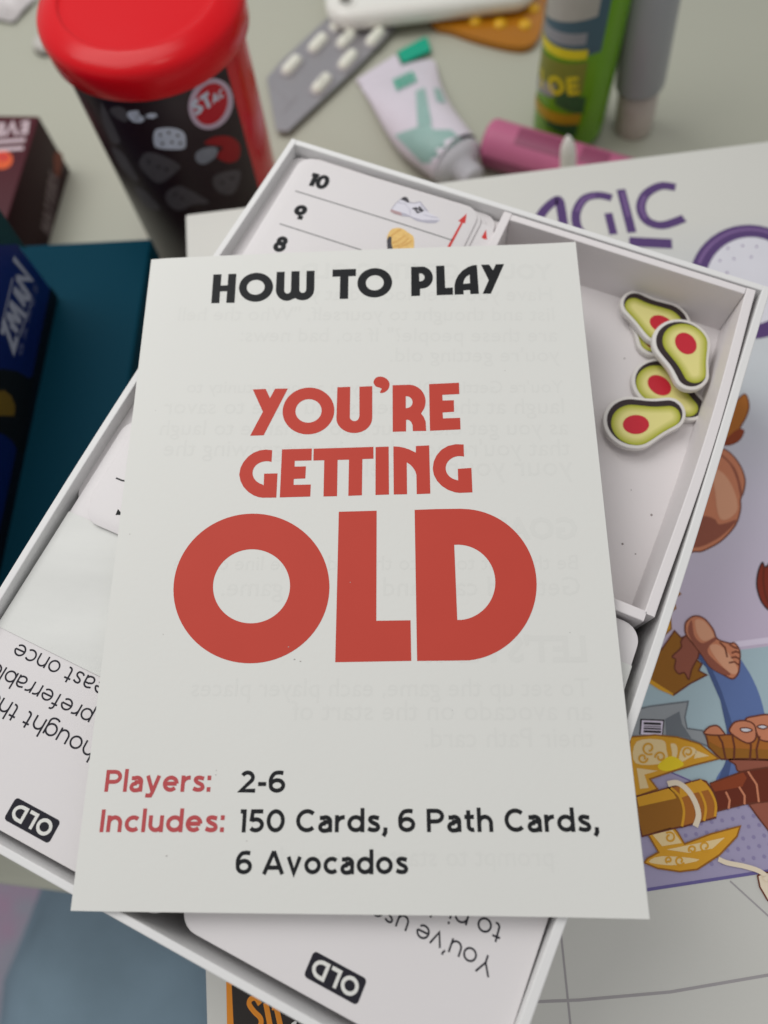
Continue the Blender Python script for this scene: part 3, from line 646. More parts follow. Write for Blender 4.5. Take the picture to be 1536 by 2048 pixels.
fill('shoe_sole', pT, [a_([(70, 335), (160, 365), (240, 385), (320, 425), (420, 455), (620, 458), (575, 490), (480, 490), (360, 465), (280, 420), (200, 412), (70, 360)])], SHOEG, sh, 2)
fill('shoe_heel', pT, [a_([(65, 335), (180, 370), (195, 410), (110, 385), (62, 360)])], SHOEP, sh, 3)
fill('shoe_collar', pT, [a_(spl([(180, 222), (215, 195), (255, 205), (275, 255), (250, 255), (215, 235)], 3))], SHOED, sh, 3)
strokes('shoe_lines', pT, [(a_([(270, 252), (330, 266), (400, 248), (440, 300), (490, 360)]), .00024, False), (a_([(150, 260), (230, 270), (280, 330), (290, 395)]), .00012, False), (a_([(400, 250), (420, 300), (470, 350)]), .0002, False), (a_([(440, 395), (520, 420), (600, 430)]), .00012, False), (a_([(65, 345), (120, 272), (180, 217)]), .00012, False)], SHOEG, sh, 3)
strokes('shoe_letter', pT, [(a_([(310, 330), (350, 318)]), .0004, False), (a_([(335, 325), (375, 378)]), .0005, False), (a_([(345, 318), (420, 355)]), .0005, False), (a_([(385, 305), (430, 352)]), .0005, False), (a_([(360, 378), (440, 350)]), .0003, False)], SHOED, sh, 4)
fill('portrait_hair', pT, [a_(spl([(25, 700), (30, 630), (70, 565), (140, 545), (210, 560), (280, 610), (325, 650), (330, 760), (300, 900), (60, 900)], 4))], HAIR, sh, 1)
fill('portrait_side', pT, [a_([(22, 690), (40, 645), (75, 650), (72, 720), (90, 790), (28, 790)])], SHOED, sh, 3)
strokes('portrait_strands', pT, [(a_(spl(l, 4, False)), .0003, False) for l in ([(80, 720), (150, 690), (230, 630)], [(90, 760), (190, 730), (270, 660)], [(70, 640), (120, 600), (180, 560)], [(150, 770), (230, 740), (310, 690)])], HAIRD, sh, 2)
strokes('printed_mark', pT, [(wp, .0004, False) for wp in ([pT.px(232, 956), pT.px(244, 961), pT.px(256, 963)],)], INK, rT, 1)
fill('printed_mark', pT, [[pT.px(231, 1030), pT.px(236, 1018), pT.px(246, 1030)]], INK, rT, 1)

# ---- avocado tokens
TOKW = mat('token_white_edge', (0.74, 0.71, 0.68), 0.5, 0.35)
TSKIN = mat('token_skin_print', (0.035, 0.022, 0.024), 0.42, 0.4)
TPIT = mat('token_pit_print', (0.56, 0.022, 0.04), 0.4, 0.4, 0.02)
TFL = mat('token_flesh_print', (0.55, 0.55, 0.16), 0.4, 0.4)
TFE = mat('token_flesh_rim_print', (0.36, 0.38, 0.03), 0.4, 0.4)
TFM = mat('token_flesh_pale_print', (0.64, 0.60, 0.24), 0.4, 0.4)
def pear(L, Wd, bend, grow=0.0, shx=0, shy=0, n=60):
    """avocado outline: a big and a small circle joined by a slightly hollow neck, wide end at -x"""
    R, r2 = Wd / 2 + grow, Wd * 0.32 + grow; c1, c2 = -L / 2 + Wd / 2, L / 2 - Wd * 0.32; out = []
    for i in range(n):
        t = 2 * math.pi * i / n; c, q = math.cos(t), math.sin(t)
        x, y = (c1 + R * c, R * q) if R + c1 * c > r2 + c2 * c else (c2 + r2 * c, r2 * q)
        out.append((x, y))
    dense = []
    for i in range(n):
        p, q = out[i], out[(i + 1) % n]; m = max(1, int(math.hypot(q[0] - p[0], q[1] - p[1]) / 0.9))
        for k in range(m): dense.append((p[0] + (q[0] - p[0]) * k / m, p[1] + (q[1] - p[1]) * k / m))
    res = []
    for x, y in dense:
        y *= 1 - 0.08 * math.exp(-((x - L * .17) / (L * .15)) ** 2)
        y += bend * Wd * max(0, (x + L * .15) / L) ** 2 * 1.6
        res.append((x + shx, y + shy))
    return res
def token(pw, pn, z, mirror, label, pit=(-1.5, -0.6)):
    """pw / pn: pixels of the wide and of the narrow end"""
    zt_ = z + 0.0018
    a = at(*pw, zt_); b = at(*pn, zt_); c = (a + b) / 2; ex = (b - a).normalized(); ey = Vector((-ex.y, ex.x, 0)) * mirror
    L = (b - a).length * 1000; Wd = L * 0.70
    pl = Plane(c, ex, Vector((-ex.y, ex.x, 0)))
    t = thing('avocado_token', label, 'token', (c.x, c.y, z), 'avocado shaped game tokens')
    f = lambda pts: [(x / 1000, y * mirror / 1000) for x, y in pts]
    out = [pl.pt(*p) for p in f(pear(L, Wd, 0.10))]
    o = prism('token_body', out, z, zt_, TOKW, t, 0.00035, 2)
    fill('token_skin', pl, [f(pear(L, Wd, 0.10, -0.95))], TSKIN, t, 1)
    fill('token_flesh', pl, [f(pear(L, Wd, 0.10, -1.75, 0.0, -0.85))], TFE, t, 2)
    for k in range(1, 7):
        fill('token_flesh_tint', pl, [f(pear(L, Wd, 0.10, -1.75 - k * .33, 0.0, -0.85))], TF[k], t, 2 + k * .25)
    fill('token_pit', pl, [f([(pit[0] - L * .06 + L * .155 * math.cos(i * .2618), pit[1] - .3 + L * .125 * math.sin(i * .2618)) for i in range(24)])], TPIT, t, 5)
    return t
TF = {}
for k in range(1, 7):
    a = k / 6; TF[k] = mat('token_flesh_print_%s' % 'abcdefg'[k], tuple(x * (1 - a) + y * a for x, y in zip((0.40, 0.42, 0.03), (0.76, 0.70, 0.27))), 0.4, 0.4)
zo = lambda x, y: (1000 + x * 0.349, 340 + y * 0.349)
token(zo(950, 1055), zo(770, 830), zw + .0001, -1, 'avocado token almost hidden, one pale end poking out below the upper left token')
token(zo(1075, 955), zo(695, 730), zw + .0024, -1, 'avocado token nearest the top wall of the well, its wide end covered')
token(zo(800, 1110), zo(1150, 1425), zw + .0001, 1, 'avocado token with both ends showing, lying under two others at the right')
token(zo(990, 855), zo(1140, 1255), zw + .0047, -1, 'avocado token on top of the pile, standing upright with dark skin on its left')
token(zo(598, 1475), zo(1068, 1385), zw + .0024, 1, 'avocado token lowest in the well, lying sideways with dark skin along its top')

# ================================================================== BOOKLET
bTL, bTR = at(302, 518, HC - .1435), at(1151, 484, HC - .1435)
bBL, bBR = at(140, 1822, HC - .1470), at(1296, 1836, HC - .1470)
BK = Plane(bTL, bTR - bTL, bTL - bBL)
cTL, cTR, cBR, cBL = BK.px(302, 518), BK.px(1151, 484), BK.px(1296, 1836), BK.px(140, 1822)
def bh(s, t):
    x = max(0, (s - 0.078) / 0.03); y = max(0, (-t - 0.118) / 0.032)
    return -0.0002 * math.exp(-max(0, s) / 0.0012) + 0.0010 * (x * y) ** 1.2 + 0.0003 * max(0, (s - 0.09) / 0.018) ** 2 + 0.00035 * math.sin(s * 38) * math.sin(t * 31 + 1) + 0.0004 * math.sin(t * 21)
BK.h = bh
bk = thing('booklet', 'white rules booklet with red title, lying on top of the open card box', 'booklet', BK.pt(.054, -.075, -.0012))
def sheet(name, grow, z, th, m, nx=26, ny=34):
    vs, fs = [], []
    for lay in (0, 1):
        for j in range(ny + 1):
            for i in range(nx + 1):
                u, v = i / nx, j / ny
                a = Vector(cTL) * (1 - u) + Vector(cTR) * u; b = Vector(cBL) * (1 - u) + Vector(cBR) * u; q = a * (1 - v) + b * v
                sx = grow * (u ** 8)
                vs.append(BK.pt(q.x + sx, q.y, z - lay * th - (0.0012 * (u ** 6) if z < 0 else 0) * 0.3))
    k = nx + 1; N = k * (ny + 1)
    for j in range(ny):
        for i in range(nx):
            a = j * k + i; fs.append((a, a + k, a + k + 1, a + 1)); fs.append((N + a, N + a + 1, N + a + k + 1, N + a + k))
    rim = [i for i in range(k)] + [j * k + nx for j in range(1, ny + 1)] + [ny * k + i for i in range(nx - 1, -1, -1)] + [j * k for j in range(ny - 1, 0, -1)]
    for a, b in zip(rim, rim[1:] + rim[:1]): fs.append((a, b, N + b, N + a))
    return recalc(mesh(name, vs, fs, m, bk, smooth=True))
fr = sheet('front_cover', 0.0, 0.0, 0.00013, PAPER)
sheet('inner_page', 0.0003, -0.00045, 0.00013, PAPER)
for o in (fr,):
    try: o.data.set_sharp_from_angle(angle=math.radians(40))
    except Exception: pass
def zz(ox, oy, s): return lambda pts: [BK.px(ox + x * s, oy + y * s) for x, y in pts]
def ell(f, cx, cy, rx, ry, tilt, n=56):
    c, s = math.cos(math.radians(tilt)), math.sin(math.radians(tilt))
    return f([(cx + rx * math.cos(k * 6.28319 / n) * c - ry * math.sin(k * 6.28319 / n) * s, cy + rx * math.cos(k * 6.28319 / n) * s + ry * math.sin(k * 6.28319 / n) * c) for k in range(n)])
def pa(cx, cy, rx, ry, a0, a1, n=14): return [(cx + rx * math.cos(math.radians(a0 + (a1 - a0) * i / n)), cy + ry * math.sin(math.radians(a0 + (a1 - a0) * i / n))) for i in range(n + 1)]
h1 = zz(410, 510, 320 / 1536); h2 = zz(710, 510, 320 / 1536)
how = [[h1([(82, 190), (160, 188), (152, 295), (218, 293), (226, 186), (303, 184), (284, 460), (204, 460), (213, 350), (146, 352), (138, 462), (60, 463)])],
       [ell(h1, 491, 313, 164, 137, -8), list(reversed(ell(h1, 488, 313, 86, 70, -8)))],
       [h1([(690, 168), (767, 166), (762, 340)] + pa(793, 340, 32, 33, 180, 0, 8) + [(826, 338), (831, 162), (910, 160), (907, 335)] + pa(939, 335, 32, 32, 180, 0, 8) + [(972, 333), (976, 158), (1054, 156), (1050, 330)] + pa(935, 335, 114, 102, 0, 128, 10) + [(860, 420)] + pa(785, 340, 104, 102, 55, 180, 10))],
       [h1([(1226, 146), (1450, 138), (1450, 206), (1378, 209), (1374, 422), (1293, 424), (1298, 212), (1224, 214)])],
       [ell(h2, 190, 270, 167, 139, -6), list(reversed(ell(h2, 190, 270, 86, 71, -6)))],
       [h2([(538, 117), (640, 114)] + pa(640, 218, 108, 105, -88, 88, 14) + [(625, 325), (624, 392), (540, 395)]), list(reversed(h2([(616, 180)] + pa(622, 216, 46, 38, -80, 80, 8) + [(618, 254)])))],
       [h2([(778, 106), (858, 103), (866, 315), (940, 311), (941, 380), (784, 386)])],
       [h2([(1170, 95), (1190, 370), (1108, 374), (1104, 334), (1042, 338), (1044, 376), (956, 380), (955, 290)] + [(965, 245), (990, 195), (1030, 150), (1085, 115), (1130, 98)]), list(reversed(h2([(1100, 185), (1104, 270), (1040, 276), (1045, 245), (1065, 212)])))],
       [h2([(1210, 92), (1288, 90), (1325, 145), (1352, 87), (1432, 84), (1305, 368), (1226, 370), (1284, 240)])]]
fill('heading_lettering', BK, how, INK, bk, 1)
y1 = zz(480, 740, 240 / 1536); y2 = zz(710, 740, 240 / 1536); g1 = zz(470, 870, 240 / 1536); g2 = zz(710, 870, 240 / 1536)
o1 = zz(330, 1000, 380 / 1536); o2 = zz(710, 1000, 380 / 1536)
ttl = [[y1([(160, 240), (325, 234), (380, 350), (445, 231), (610, 228), (297, 824), (123, 830), (288, 524)])],
       [ell(y1, 873, 514, 333, 297, -9), list(reversed(ell(y1, 874, 513, 168, 149, -9)))],
       [y1([(1244, 212), (1410, 206), (1404, 585)] + pa(1463, 585, 60, 58, 178, 4, 12) + [(1527, 580), (1527, 205), (1692, 198), (1692, 580)] + pa(1460, 605, 230, 190, 4, 172, 22) + [(1232, 600)])],
       [y2(spl([(236, 150), (262, 95), (320, 76), (390, 95), (438, 150), (435, 215), (400, 262), (345, 286), (318, 275), (340, 235), (320, 220), (265, 200)], 4))],
       [y2([(480, 186), (680, 180)] + pa(690, 395, 214, 215, -85, 30, 16) + [(846, 546)] + [(880, 590), (905, 650), (912, 770), (740, 772), (737, 700), (720, 655), (690, 630), (655, 626), (653, 776), (482, 780)]), list(reversed(y2([(650, 326)] + pa(655, 402, 82, 76, -80, 80, 12) + [(650, 478)])))],
       [y2([(948, 172), (1332, 155), (1337, 300), (1118, 310), (1122, 382), (1266, 378), (1270, 526), (1122, 535), (1127, 610), (1347, 603), (1352, 752), (960, 768)])],
       [g1([(470, 182), (462, 332)] + pa(400, 475, 182, 152, -80, -252, 26) + [(360, 632), (366, 482), (538, 478), (522, 788), (345, 790)] + [(290, 782), (230, 760), (160, 715), (100, 650), (62, 575), (46, 495), (62, 410), (100, 335), (160, 265), (230, 215), (310, 184), (390, 174)])],
       [g1([(596, 172), (980, 160), (975, 312), (760, 318), (757, 392), (903, 388), (895, 543), (747, 549), (744, 625), (965, 620), (958, 775), (566, 786)])],
       [g1([(1003, 162), (1770, 140), (1771, 291), (1628, 296), (1622, 759), (1447, 766), (1456, 303), (1310, 306), (1302, 770), (1128, 774), (1138, 310), (998, 314)])],
       [g2([(262, 142), (430, 136), (434, 750), (260, 756)])],
       [g2([(490, 134), (560, 138), (630, 152), (700, 176), (778, 214), (780, 130), (950, 122), (965, 740), (790, 746), (786, 500), (770, 450), (745, 410), (710, 372), (662, 338), (666, 747), (495, 750)])],
       [g2([(1392, 112), (1397, 268)] + pa(1340, 415, 178, 154, -74, -252, 26) + [(1322, 572), (1318, 424), (1492, 412), (1505, 726), (1340, 732)] + [(1280, 724), (1190, 692), (1110, 640), (1050, 575), (1010, 500), (995, 420), (1008, 330), (1045, 250), (1105, 180), (1190, 130), (1290, 108)])],
       [ell(o1, 694, 710, 634, 606, -14, 80), list(reversed(ell(o1, 694, 692, 313, 300, -14, 64)))],
       [[BK.px(677, 1021.5), BK.px(753, 1019.5), BK.px(752.3, 1240.5), BK.px(821, 1239.6), BK.px(822.5, 1321.2), BK.px(669.8, 1323.8)]],
       [o2([(482, 73), (660, 67), (850, 65)] + pa(860, 682, 610, 616, -84, 84, 40) + [(850, 1296), (502, 1299)]), list(reversed(o2([(803, 357), (840, 356)] + pa(830, 662, 306, 306, -82, 84, 28) + [(828, 966)])))]]
fill('title_lettering', BK, ttl, REDINK, bk, 1)
cap = (Vector(BK.px(207, 1584)) - Vector(BK.px(207, 1540.5))).length
TW = 0.132
lettering('detail_lettering', BK, 'Players:', (207.5, 1583.7), (419.8, 1583.7), cap, TW, REDTXT, bk)
lettering('detail_lettering', BK, 'Includes:', (198, 1664.4), (447.3, 1664.4), cap, TW, REDTXT, bk)
lettering('detail_lettering', BK, '2-6', (478.2, 1585.5), (569.5, 1585.5), cap, TW, INK, bk)
lettering('detail_lettering', BK, '150 Cards, 6 Path Cards,', (477.0, 1665), (1197, 1663.6), cap * 1.01, TW, INK, bk)
lettering('detail_lettering', BK, '6 Avocados', (470.6, 1748.6), (816.2, 1748.4), cap * 1.0, TW, INK, bk)
# text of the next page showing faintly, mirrored, through the paper
def ghost(lines):
    vs, fs = [], []
    dg = bpy.context.evaluated_depsgraph_get
    for s, xr, xl, y in lines:
        cu = bpy.data.curves.new('ghost', 'FONT'); cu.body = s; cu.size = 1; cu.offset = 0.03 if s.isupper() else 0.0; cu.resolution_u = 2
        ob = bpy.data.objects.new('ghost', cu); COL.objects.link(ob)
        me = bpy.data.meshes.new_from_object(ob.evaluated_get(dg()))
        a, b = Vector(BK.px(xr, y)), Vector(BK.px(xl, y)); ex = (b - a).normalized(); ey = Vector((ex.y, -ex.x))
        w = max(v.co.x for v in me.vertices); k = (b - a).length / w; n = len(vs)
        vs += [BK.pt(*(a + ex * v.co.x * k + ey * v.co.y * k), 0.000004) for v in me.vertices]
        fs += [[n + i for i in p.vertices] for p in me.polygons]
        bpy.data.objects.remove(ob); bpy.data.curves.remove(cu); bpy.data.meshes.remove(me)
    o = mesh('show_through_text', vs, fs, GHOST, bk); conform(o, BK, 0.000015)
    return o
ghost([("YOU'RE GETTING OLD", 1103, 600, 556), ("Have you ever looked at your bucket", 1108, 420, 600), ('list and thought to yourself, "Who the hell', 1112, 355, 640),
       ('are these people?" If so, bad news:', 1116, 480, 682), ("you're getting old.", 1120, 780, 722), ("You're Getting Old gives you an opportunity to", 1128, 372, 784),
       ("laugh at the moments you have to savor", 1132, 325, 826), ("as you get older but also a chance to laugh", 1138, 318, 868), ("that you're not alone in outgrowing the", 1142, 325, 910),
       ("your younger self.", 1146, 700, 950), ("GOAL", 1158, 985, 1076), ("Be the first to get to the end of the line on the", 1160, 345, 1138), ("Get Old card and win the game.", 1165, 440, 1190),
       ("LET'S PLAY", 1178, 830, 1322), ("To set up the game, each player places", 1182, 380, 1392), ("an avocado on the start of", 1186, 580, 1440), ("their Path card.", 1190, 850, 1494), ("prompt to start the round", 1110, 560, 1732)])
SPK = mat('paper_speck', (0.42, 0.40, 0.38), 0.8)
fill('paper_specks', BK, [[(BK.px(x, y)[0] + r * math.cos(k * 1.05), BK.px(x, y)[1] + r * .6 * math.sin(k * 1.05)) for k in range(6)] for x, y, r in ((325, 1268, .00012), (333, 1712, .0002), (431, 1550, .00015), (432, 1541, .00012), (588, 1318, .00022), (600, 1322, .0002), (1140, 1265, .00012), (1010, 740, .00012), (258, 1067, .00013), (493, 1682, .00014), (700, 1163, .00013), (576, 1293, .00016), (310, 820, .0001), (905, 1420, .0001))], SPK, bk, 1.5)

# ================================================================== TEAL BOX
TEAL = mat('teal_box_card', (0.002, 0.043, 0.072), 0.55, 0.06, 0.05, 25, 0.05, 1500)
zt0 = HC - 0.22
tbx = thing('teal_box', 'flat dark teal box left of the white box, with a blue box on it', 'box', (-0.22, 0.08, 0))
c0 = at(303, 476, zt0); c1 = at(50, 491, zt0)
prism('lid', [(c0.x, c0.y), (c0.x + .0006, c0.y - 0.185), (-0.37, c0.y - 0.185 - .006), (-0.37, c0.y - .012)], 0.004, zt0, TEAL, tbx, 0.0011, 3)
prism('base', [(c0.x - .002, c0.y - .002), (c0.x - .0014, c0.y - 0.183), (-0.368, c0.y - 0.189), (-0.368, c0.y - .014)], 0.0, 0.0038, TEAL, tbx)

# ================================================================== BLUE GAME BOX on it
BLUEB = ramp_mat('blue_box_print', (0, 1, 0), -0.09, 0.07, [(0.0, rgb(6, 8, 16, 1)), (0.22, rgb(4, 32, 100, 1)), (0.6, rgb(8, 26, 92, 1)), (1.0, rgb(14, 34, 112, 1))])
NAVY = mat('navy_edge', rgb(10, 12, 24, 1), 0.45)
k0 = at(117, 595, zt0); k1 = at(4, 1132, zt0)
f0 = Vector((k0.x, k0.y, zt0)); fd = (k1 - k0).normalized()
gb = thing('blue_game_box', 'tall blue game box standing on the teal box, white angular lettering up its side', 'box', (k0.x - .05, (k0.y + k1.y) / 2, zt0))
nb = Vector((fd.y, -fd.x, 0)); nb = nb if nb.x < 0 else -nb
ln = 0.15
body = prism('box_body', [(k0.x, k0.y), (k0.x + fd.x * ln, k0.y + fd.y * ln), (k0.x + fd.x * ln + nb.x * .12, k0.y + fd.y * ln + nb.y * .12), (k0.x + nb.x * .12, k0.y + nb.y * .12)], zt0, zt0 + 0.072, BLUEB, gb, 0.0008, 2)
SIDE = Plane(f0, -fd, Vector((0, 0, 1)))    # side face: s runs away from the viewer, t up
WASH = mat('silver_lettering', rgb(178, 182, 200, .9), 0.4)
sp = lambda pts: [SIDE.px(x * 180 / 1084, 420 + y * 340 / 2048) for x, y in pts]
fill('dark_strip', SIDE, [[(0.0, 0.0005), (-ln, 0.0005), (-ln, 0.0052), (0.0, 0.0062)]], NAVY, gb, 1)
GREENB = mat('green_band', rgb(22, 62, 66, 1), 0.42)
fill('green_band', SIDE, [[SIDE.px(*p) for p in ((-60, 494), (34, 488), (54, 500), (-10, 405), (-60, 340))]], GREENB, gb, 1)
lst = []
for pts in ([(160, 580), (370, 835), (195, 815), ], [(195, 815), (330, 1000)], [(165, 945), (290, 1060), (380, 1065)], [(250, 910), (370, 1055)], [(165, 965), (300, 1160)], [(115, 1110), (310, 1285)], [(115, 1130), (245, 1350)], [(80, 1250), (245, 1350)], [(80, 1260), (210, 1470)], [(20, 1490), (55, 1370), (160, 1690), (205, 1530)], [(120, 1380), (205, 1460)]):
    lst.append((sp(pts), 0.0021, False))
lst += [(sp([(150, 820), (20, 1380)]), .0006, False), (sp([(395, 1060), (230, 1530)]), .0006, False)]
strokes('side_lettering', SIDE, lst, WASH, gb, 2)
sub = mat('side_lettering_dim', rgb(86, 92, 130, 1), .5)
lettering_st('side_small_lettering', SIDE, 'GAMES', sp([(255, 1770)])[0], sp([(455, 930)])[0], 0.0024, 0.14, sub, gb, layer=2, track=.3)
BLKF = mat('figure_black', rgb(8, 9, 12, 1), .5); OCH = mat('figure_gold', rgb(112, 88, 22, 1), .5)
fill('printed_figure', SIDE, [[SIDE.px(*p) for p in ((-40, 740), (10, 738), (34, 742), (56, 756), (70, 752), (62, 800), (55, 850), (48, 910), (38, 905), (22, 880), (8, 870), (-40, 850))]], BLKF, gb, 2)
fill('printed_figure_gold', SIDE, [[SIDE.px(*p) for p in ((-30, 790), (8, 780), (22, 792), (30, 812), (28, 832), (-30, 830))]], OCH, gb, 3)

# ================================================================== MAROON BOX
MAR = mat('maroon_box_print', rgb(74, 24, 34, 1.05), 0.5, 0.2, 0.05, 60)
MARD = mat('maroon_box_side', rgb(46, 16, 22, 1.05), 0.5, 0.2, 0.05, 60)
zm1 = HC - 0.2339
m0 = at(140, 340, 0); m1 = at(100, 480, 0); md = Vector((m1.x - m0.x, m1.y - m0.y, 0)).normalized()
mn = Vector((md.y, -md.x, 0)); mn = mn if mn.x < 0 else -mn
mb = thing('maroon_box', 'dark maroon box with white lettering and an orange disc, behind the teal box', 'box', (m0.x + mn.x * .04, m0.y - .03, 0))
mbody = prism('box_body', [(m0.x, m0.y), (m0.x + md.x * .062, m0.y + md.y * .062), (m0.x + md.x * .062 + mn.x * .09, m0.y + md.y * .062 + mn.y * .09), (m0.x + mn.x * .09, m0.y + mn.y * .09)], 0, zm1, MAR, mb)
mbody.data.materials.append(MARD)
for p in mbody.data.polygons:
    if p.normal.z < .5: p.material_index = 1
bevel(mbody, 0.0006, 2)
MT = Plane(Vector((m0.x, m0.y, zm1)), -mn, -md)
MS = Plane(Vector((m0.x, m0.y, 0)), -md, Vector((0, 0, 1)))
PINKW = mat('maroon_box_lettering', rgb(190, 172, 178), .5); GREYW = mat('maroon_box_side_lettering', rgb(112, 98, 100), .5)
mt = lambda pts: [(x * 170 / 1161, 200 + y * 300 / 2048) for x, y in pts]
lettering('lid_lettering', MT, 'EVER', mt([(400, 280)])[0], mt([(-210, 330)])[0], 0.0085, 0.17, PINKW, mb)
strokes('lid_small_lettering', MT, [(MT.pxs(mt(l)), .0022, False) for l in ([(345, 545), (-200, 585)], [(320, 655), (-200, 690)])], PINKW, mb, 1)
ODISC = mat('orange_disc_print', rgb(205, 84, 36), .5); RDISC = mat('orange_disc_core_print', rgb(190, 50, 40), .5)
fill('orange_disc', MT, [MT.pxs(mt([(20 + 155 * math.cos(k * .35), 815 + 130 * math.sin(k * .35)) for k in range(18)]))], ODISC, mb, 1)
fill('orange_disc_core', MT, [MT.pxs(mt([(40 + 90 * math.cos(k * .35), 780 + 60 * math.sin(k * .35)) for k in range(18)]))], RDISC, mb, 2)
lettering('side_lettering', MS, 'MATTERS', mt([(690, 1870)])[0], mt([(800, 1090)])[0], 0.0085, 0.19, GREYW, mb)
ODK = mat('orange_flash_print', rgb(112, 46, 26), .5)
fill('side_flash', MS, [MS.pxs(mt(spl([(740, 740), (800, 700), (860, 780), (820, 1000), (790, 1060), (740, 960)], 4)))], ODK, mb, 1)

# ================================================================== RED CANISTER
cc = (-0.0925, 0.2410); RB = 0.0322
RED = mat('red_plastic_lid', (0.66, 0.005, 0.011), 0.24, 0.22, 0.02, 30)
REDB = mat('red_plastic_body', rgb(188, 22, 30, 1.15), 0.22, 0.45, 0.04, 30, coat=0.3)
BLABEL = mat('black_label', rgb(40, 22, 28, 1.0), 0.35, 0.45, 0.08, 40)
can = thing('dice_canister', 'red plastic canister with black dice label, standing behind the boxes', 'canister', (cc[0], cc[1], 0))
CYL = Cyl(cc[0], cc[1], RB)
zl0 = 0.0978; zl1 = HC - 0.1546
lathe('body', [(0.0, 0.0), (RB - .003, 0.0), (RB - .0006, .0012), (RB, .004), (RB, zl0 - .001), (RB - .0015, zl0 + .001), (0, zl0 + .001)], cc, REDB, can, 72)
lathe('lid', [(RB - .001, zl0), (RB + .0024, zl0), (RB + .0030, zl0 + .0006), (RB + .0033, zl1 - .0055), (RB + .0030, zl1 - .0038), (RB + .0018, zl1 - .0022), (RB - .0008, zl1 - .0012), (RB - .0024, zl1 - .0005), (RB - .0042, zl1 - .0001), (RB - .0052, zl1), (RB - .0056, zl1 - .0003), (RB - .0059, zl1 - .0008), (RB - .0062, zl1 - .0009), (RB - .009, zl1 - .0009), (.003, zl1 - .0009), (0.0, zl1 - .0009)], cc, RED, can, 96)
aR = math.degrees(CYL.px(478, 235)[0] / RB)
lab = lathe('label', [(RB + .0002, .007), (RB + .0004, .0075), (RB + .0004, zl0 - .0015), (RB + .0002, zl0 - .001)], cc, BLABEL, can, 60, aR - 190, aR)
DIE = mat('dice_print', rgb(128, 130, 140, 1.05), .5, .3, .3, 300); DIED = mat('dice_print_dim', rgb(88, 82, 86, 1.0), .5, .3, .3, 300); DIEW = mat('dice_print_bright', rgb(196, 200, 215, 1.05), .5, .3, .25, 300)
CYL.R += .0004
zc = lambda pts: [(200 + x * 320 / 1536, 140 + y * 320 / 1536) for x, y in pts]
def cshape(name, pts, m, layer=2): return fill(name, CYL, [CYL.pxs(zc(spl(pts, 3)))], m, lab, layer, sub=3)
cshape('printed_die', [(520, 600), (560, 560), (700, 555), (805, 600), (825, 700), (790, 760), (560, 750), (515, 690)], DIEW)
cshape('printed_die', [(390, 850), (450, 790), (600, 820), (760, 910), (740, 970), (590, 1080), (500, 1050), (385, 930)], DIED)
cshape('printed_die', [(630, 1190), (740, 1110), (860, 1150), (1050, 1270), (900, 1290), (760, 1350), (660, 1290)], DIED)
cshape('printed_die', [(1085, 1040), (1150, 990), (1330, 960), (1340, 1060), (1280, 1180), (1180, 1190), (1100, 1130)], DIED)
cshape('printed_die', [(920, 800), (1000, 750), (1120, 745), (1110, 830), (1010, 900), (930, 880)], DIE)
cshape('printed_die', [(100, 370), (200, 350), (280, 430), (240, 500), (120, 430)], DIED)
cshape('printed_die', [(10, 320), (30, 330), (180, 640), (185, 700), (110, 690), (20, 470)], DIED)
cshape('printed_die', [(110, 740), (220, 800), (330, 980), (370, 1060), (300, 1040), (180, 900)], DIED)
cshape('printed_die', [(330, 1120), (420, 1150), (560, 1300), (570, 1340), (450, 1320), (360, 1200)], DIED)
cshape('printed_red_die', [(1000, 700), (1100, 640), (1250, 640), (1340, 720), (1330, 850), (1230, 890), (1120, 830), (1180, 740), (1080, 720)], mat('red_die_print', rgb(150, 18, 26, 1), .5))
lettering('age_lettering', CYL, '6+', zc([(300, 500)])[0], zc([(565, 470)])[0], 0.0042, 0.17, DIEW, lab, layer=3)
BW = mat('badge_ring_print', rgb(182, 160, 178), .45); BR = mat('badge_print', rgb(186, 20, 38, 1), .45)
def disc(name, rx, ry, m, layer):
    vs, fs = [], []; n = 28
    for j in range(5):
        for i in range(n):
            a = i * 6.2832 / n; c_, s_ = math.cos(math.radians(20)), math.sin(math.radians(20)); x, y = rx * j / 4 * math.cos(a), ry * j / 4 * math.sin(a)
            q = CYL.px(*zc([(1062 + x * c_ - y * s_, 325 + x * s_ + y * c_)])[0]); vs.append(CYL.pt(q[0], q[1], layer * LAYER))
    for j in range(4):
        for i in range(n): fs.append((j * n + i, (j + 1) * n + i, (j + 1) * n + (i + 1) % n, j * n + (i + 1) % n))
    return mesh(name, vs, fs, m, lab)
disc('badge_ring', 210, 250, BW, 3); disc('badge', 155, 205, BR, 5)
lettering('badge_lettering', CYL, 'ST', zc([(915, 440)])[0], zc([(1085, 330)])[0], 0.0056, 0.2, DIEW, lab, layer=7)
lettering('badge_lettering', CYL, 'ACK', zc([(1085, 320)])[0], zc([(1215, 232)])[0], 0.0032, 0.2, DIEW, lab, layer=7)
fill('die_pips', CYL, [CYL.pxs(zc([(x + 16 * math.cos(k), y + 14 * math.sin(k)) for k in range(6)])) for x, y in ((580, 620), (660, 600), (745, 625), (600, 705), (690, 690), (770, 700), (470, 880), (560, 930), (640, 960), (720, 1190), (790, 1230), (1180, 1080), (1260, 1040))], BLABEL, lab, 5)

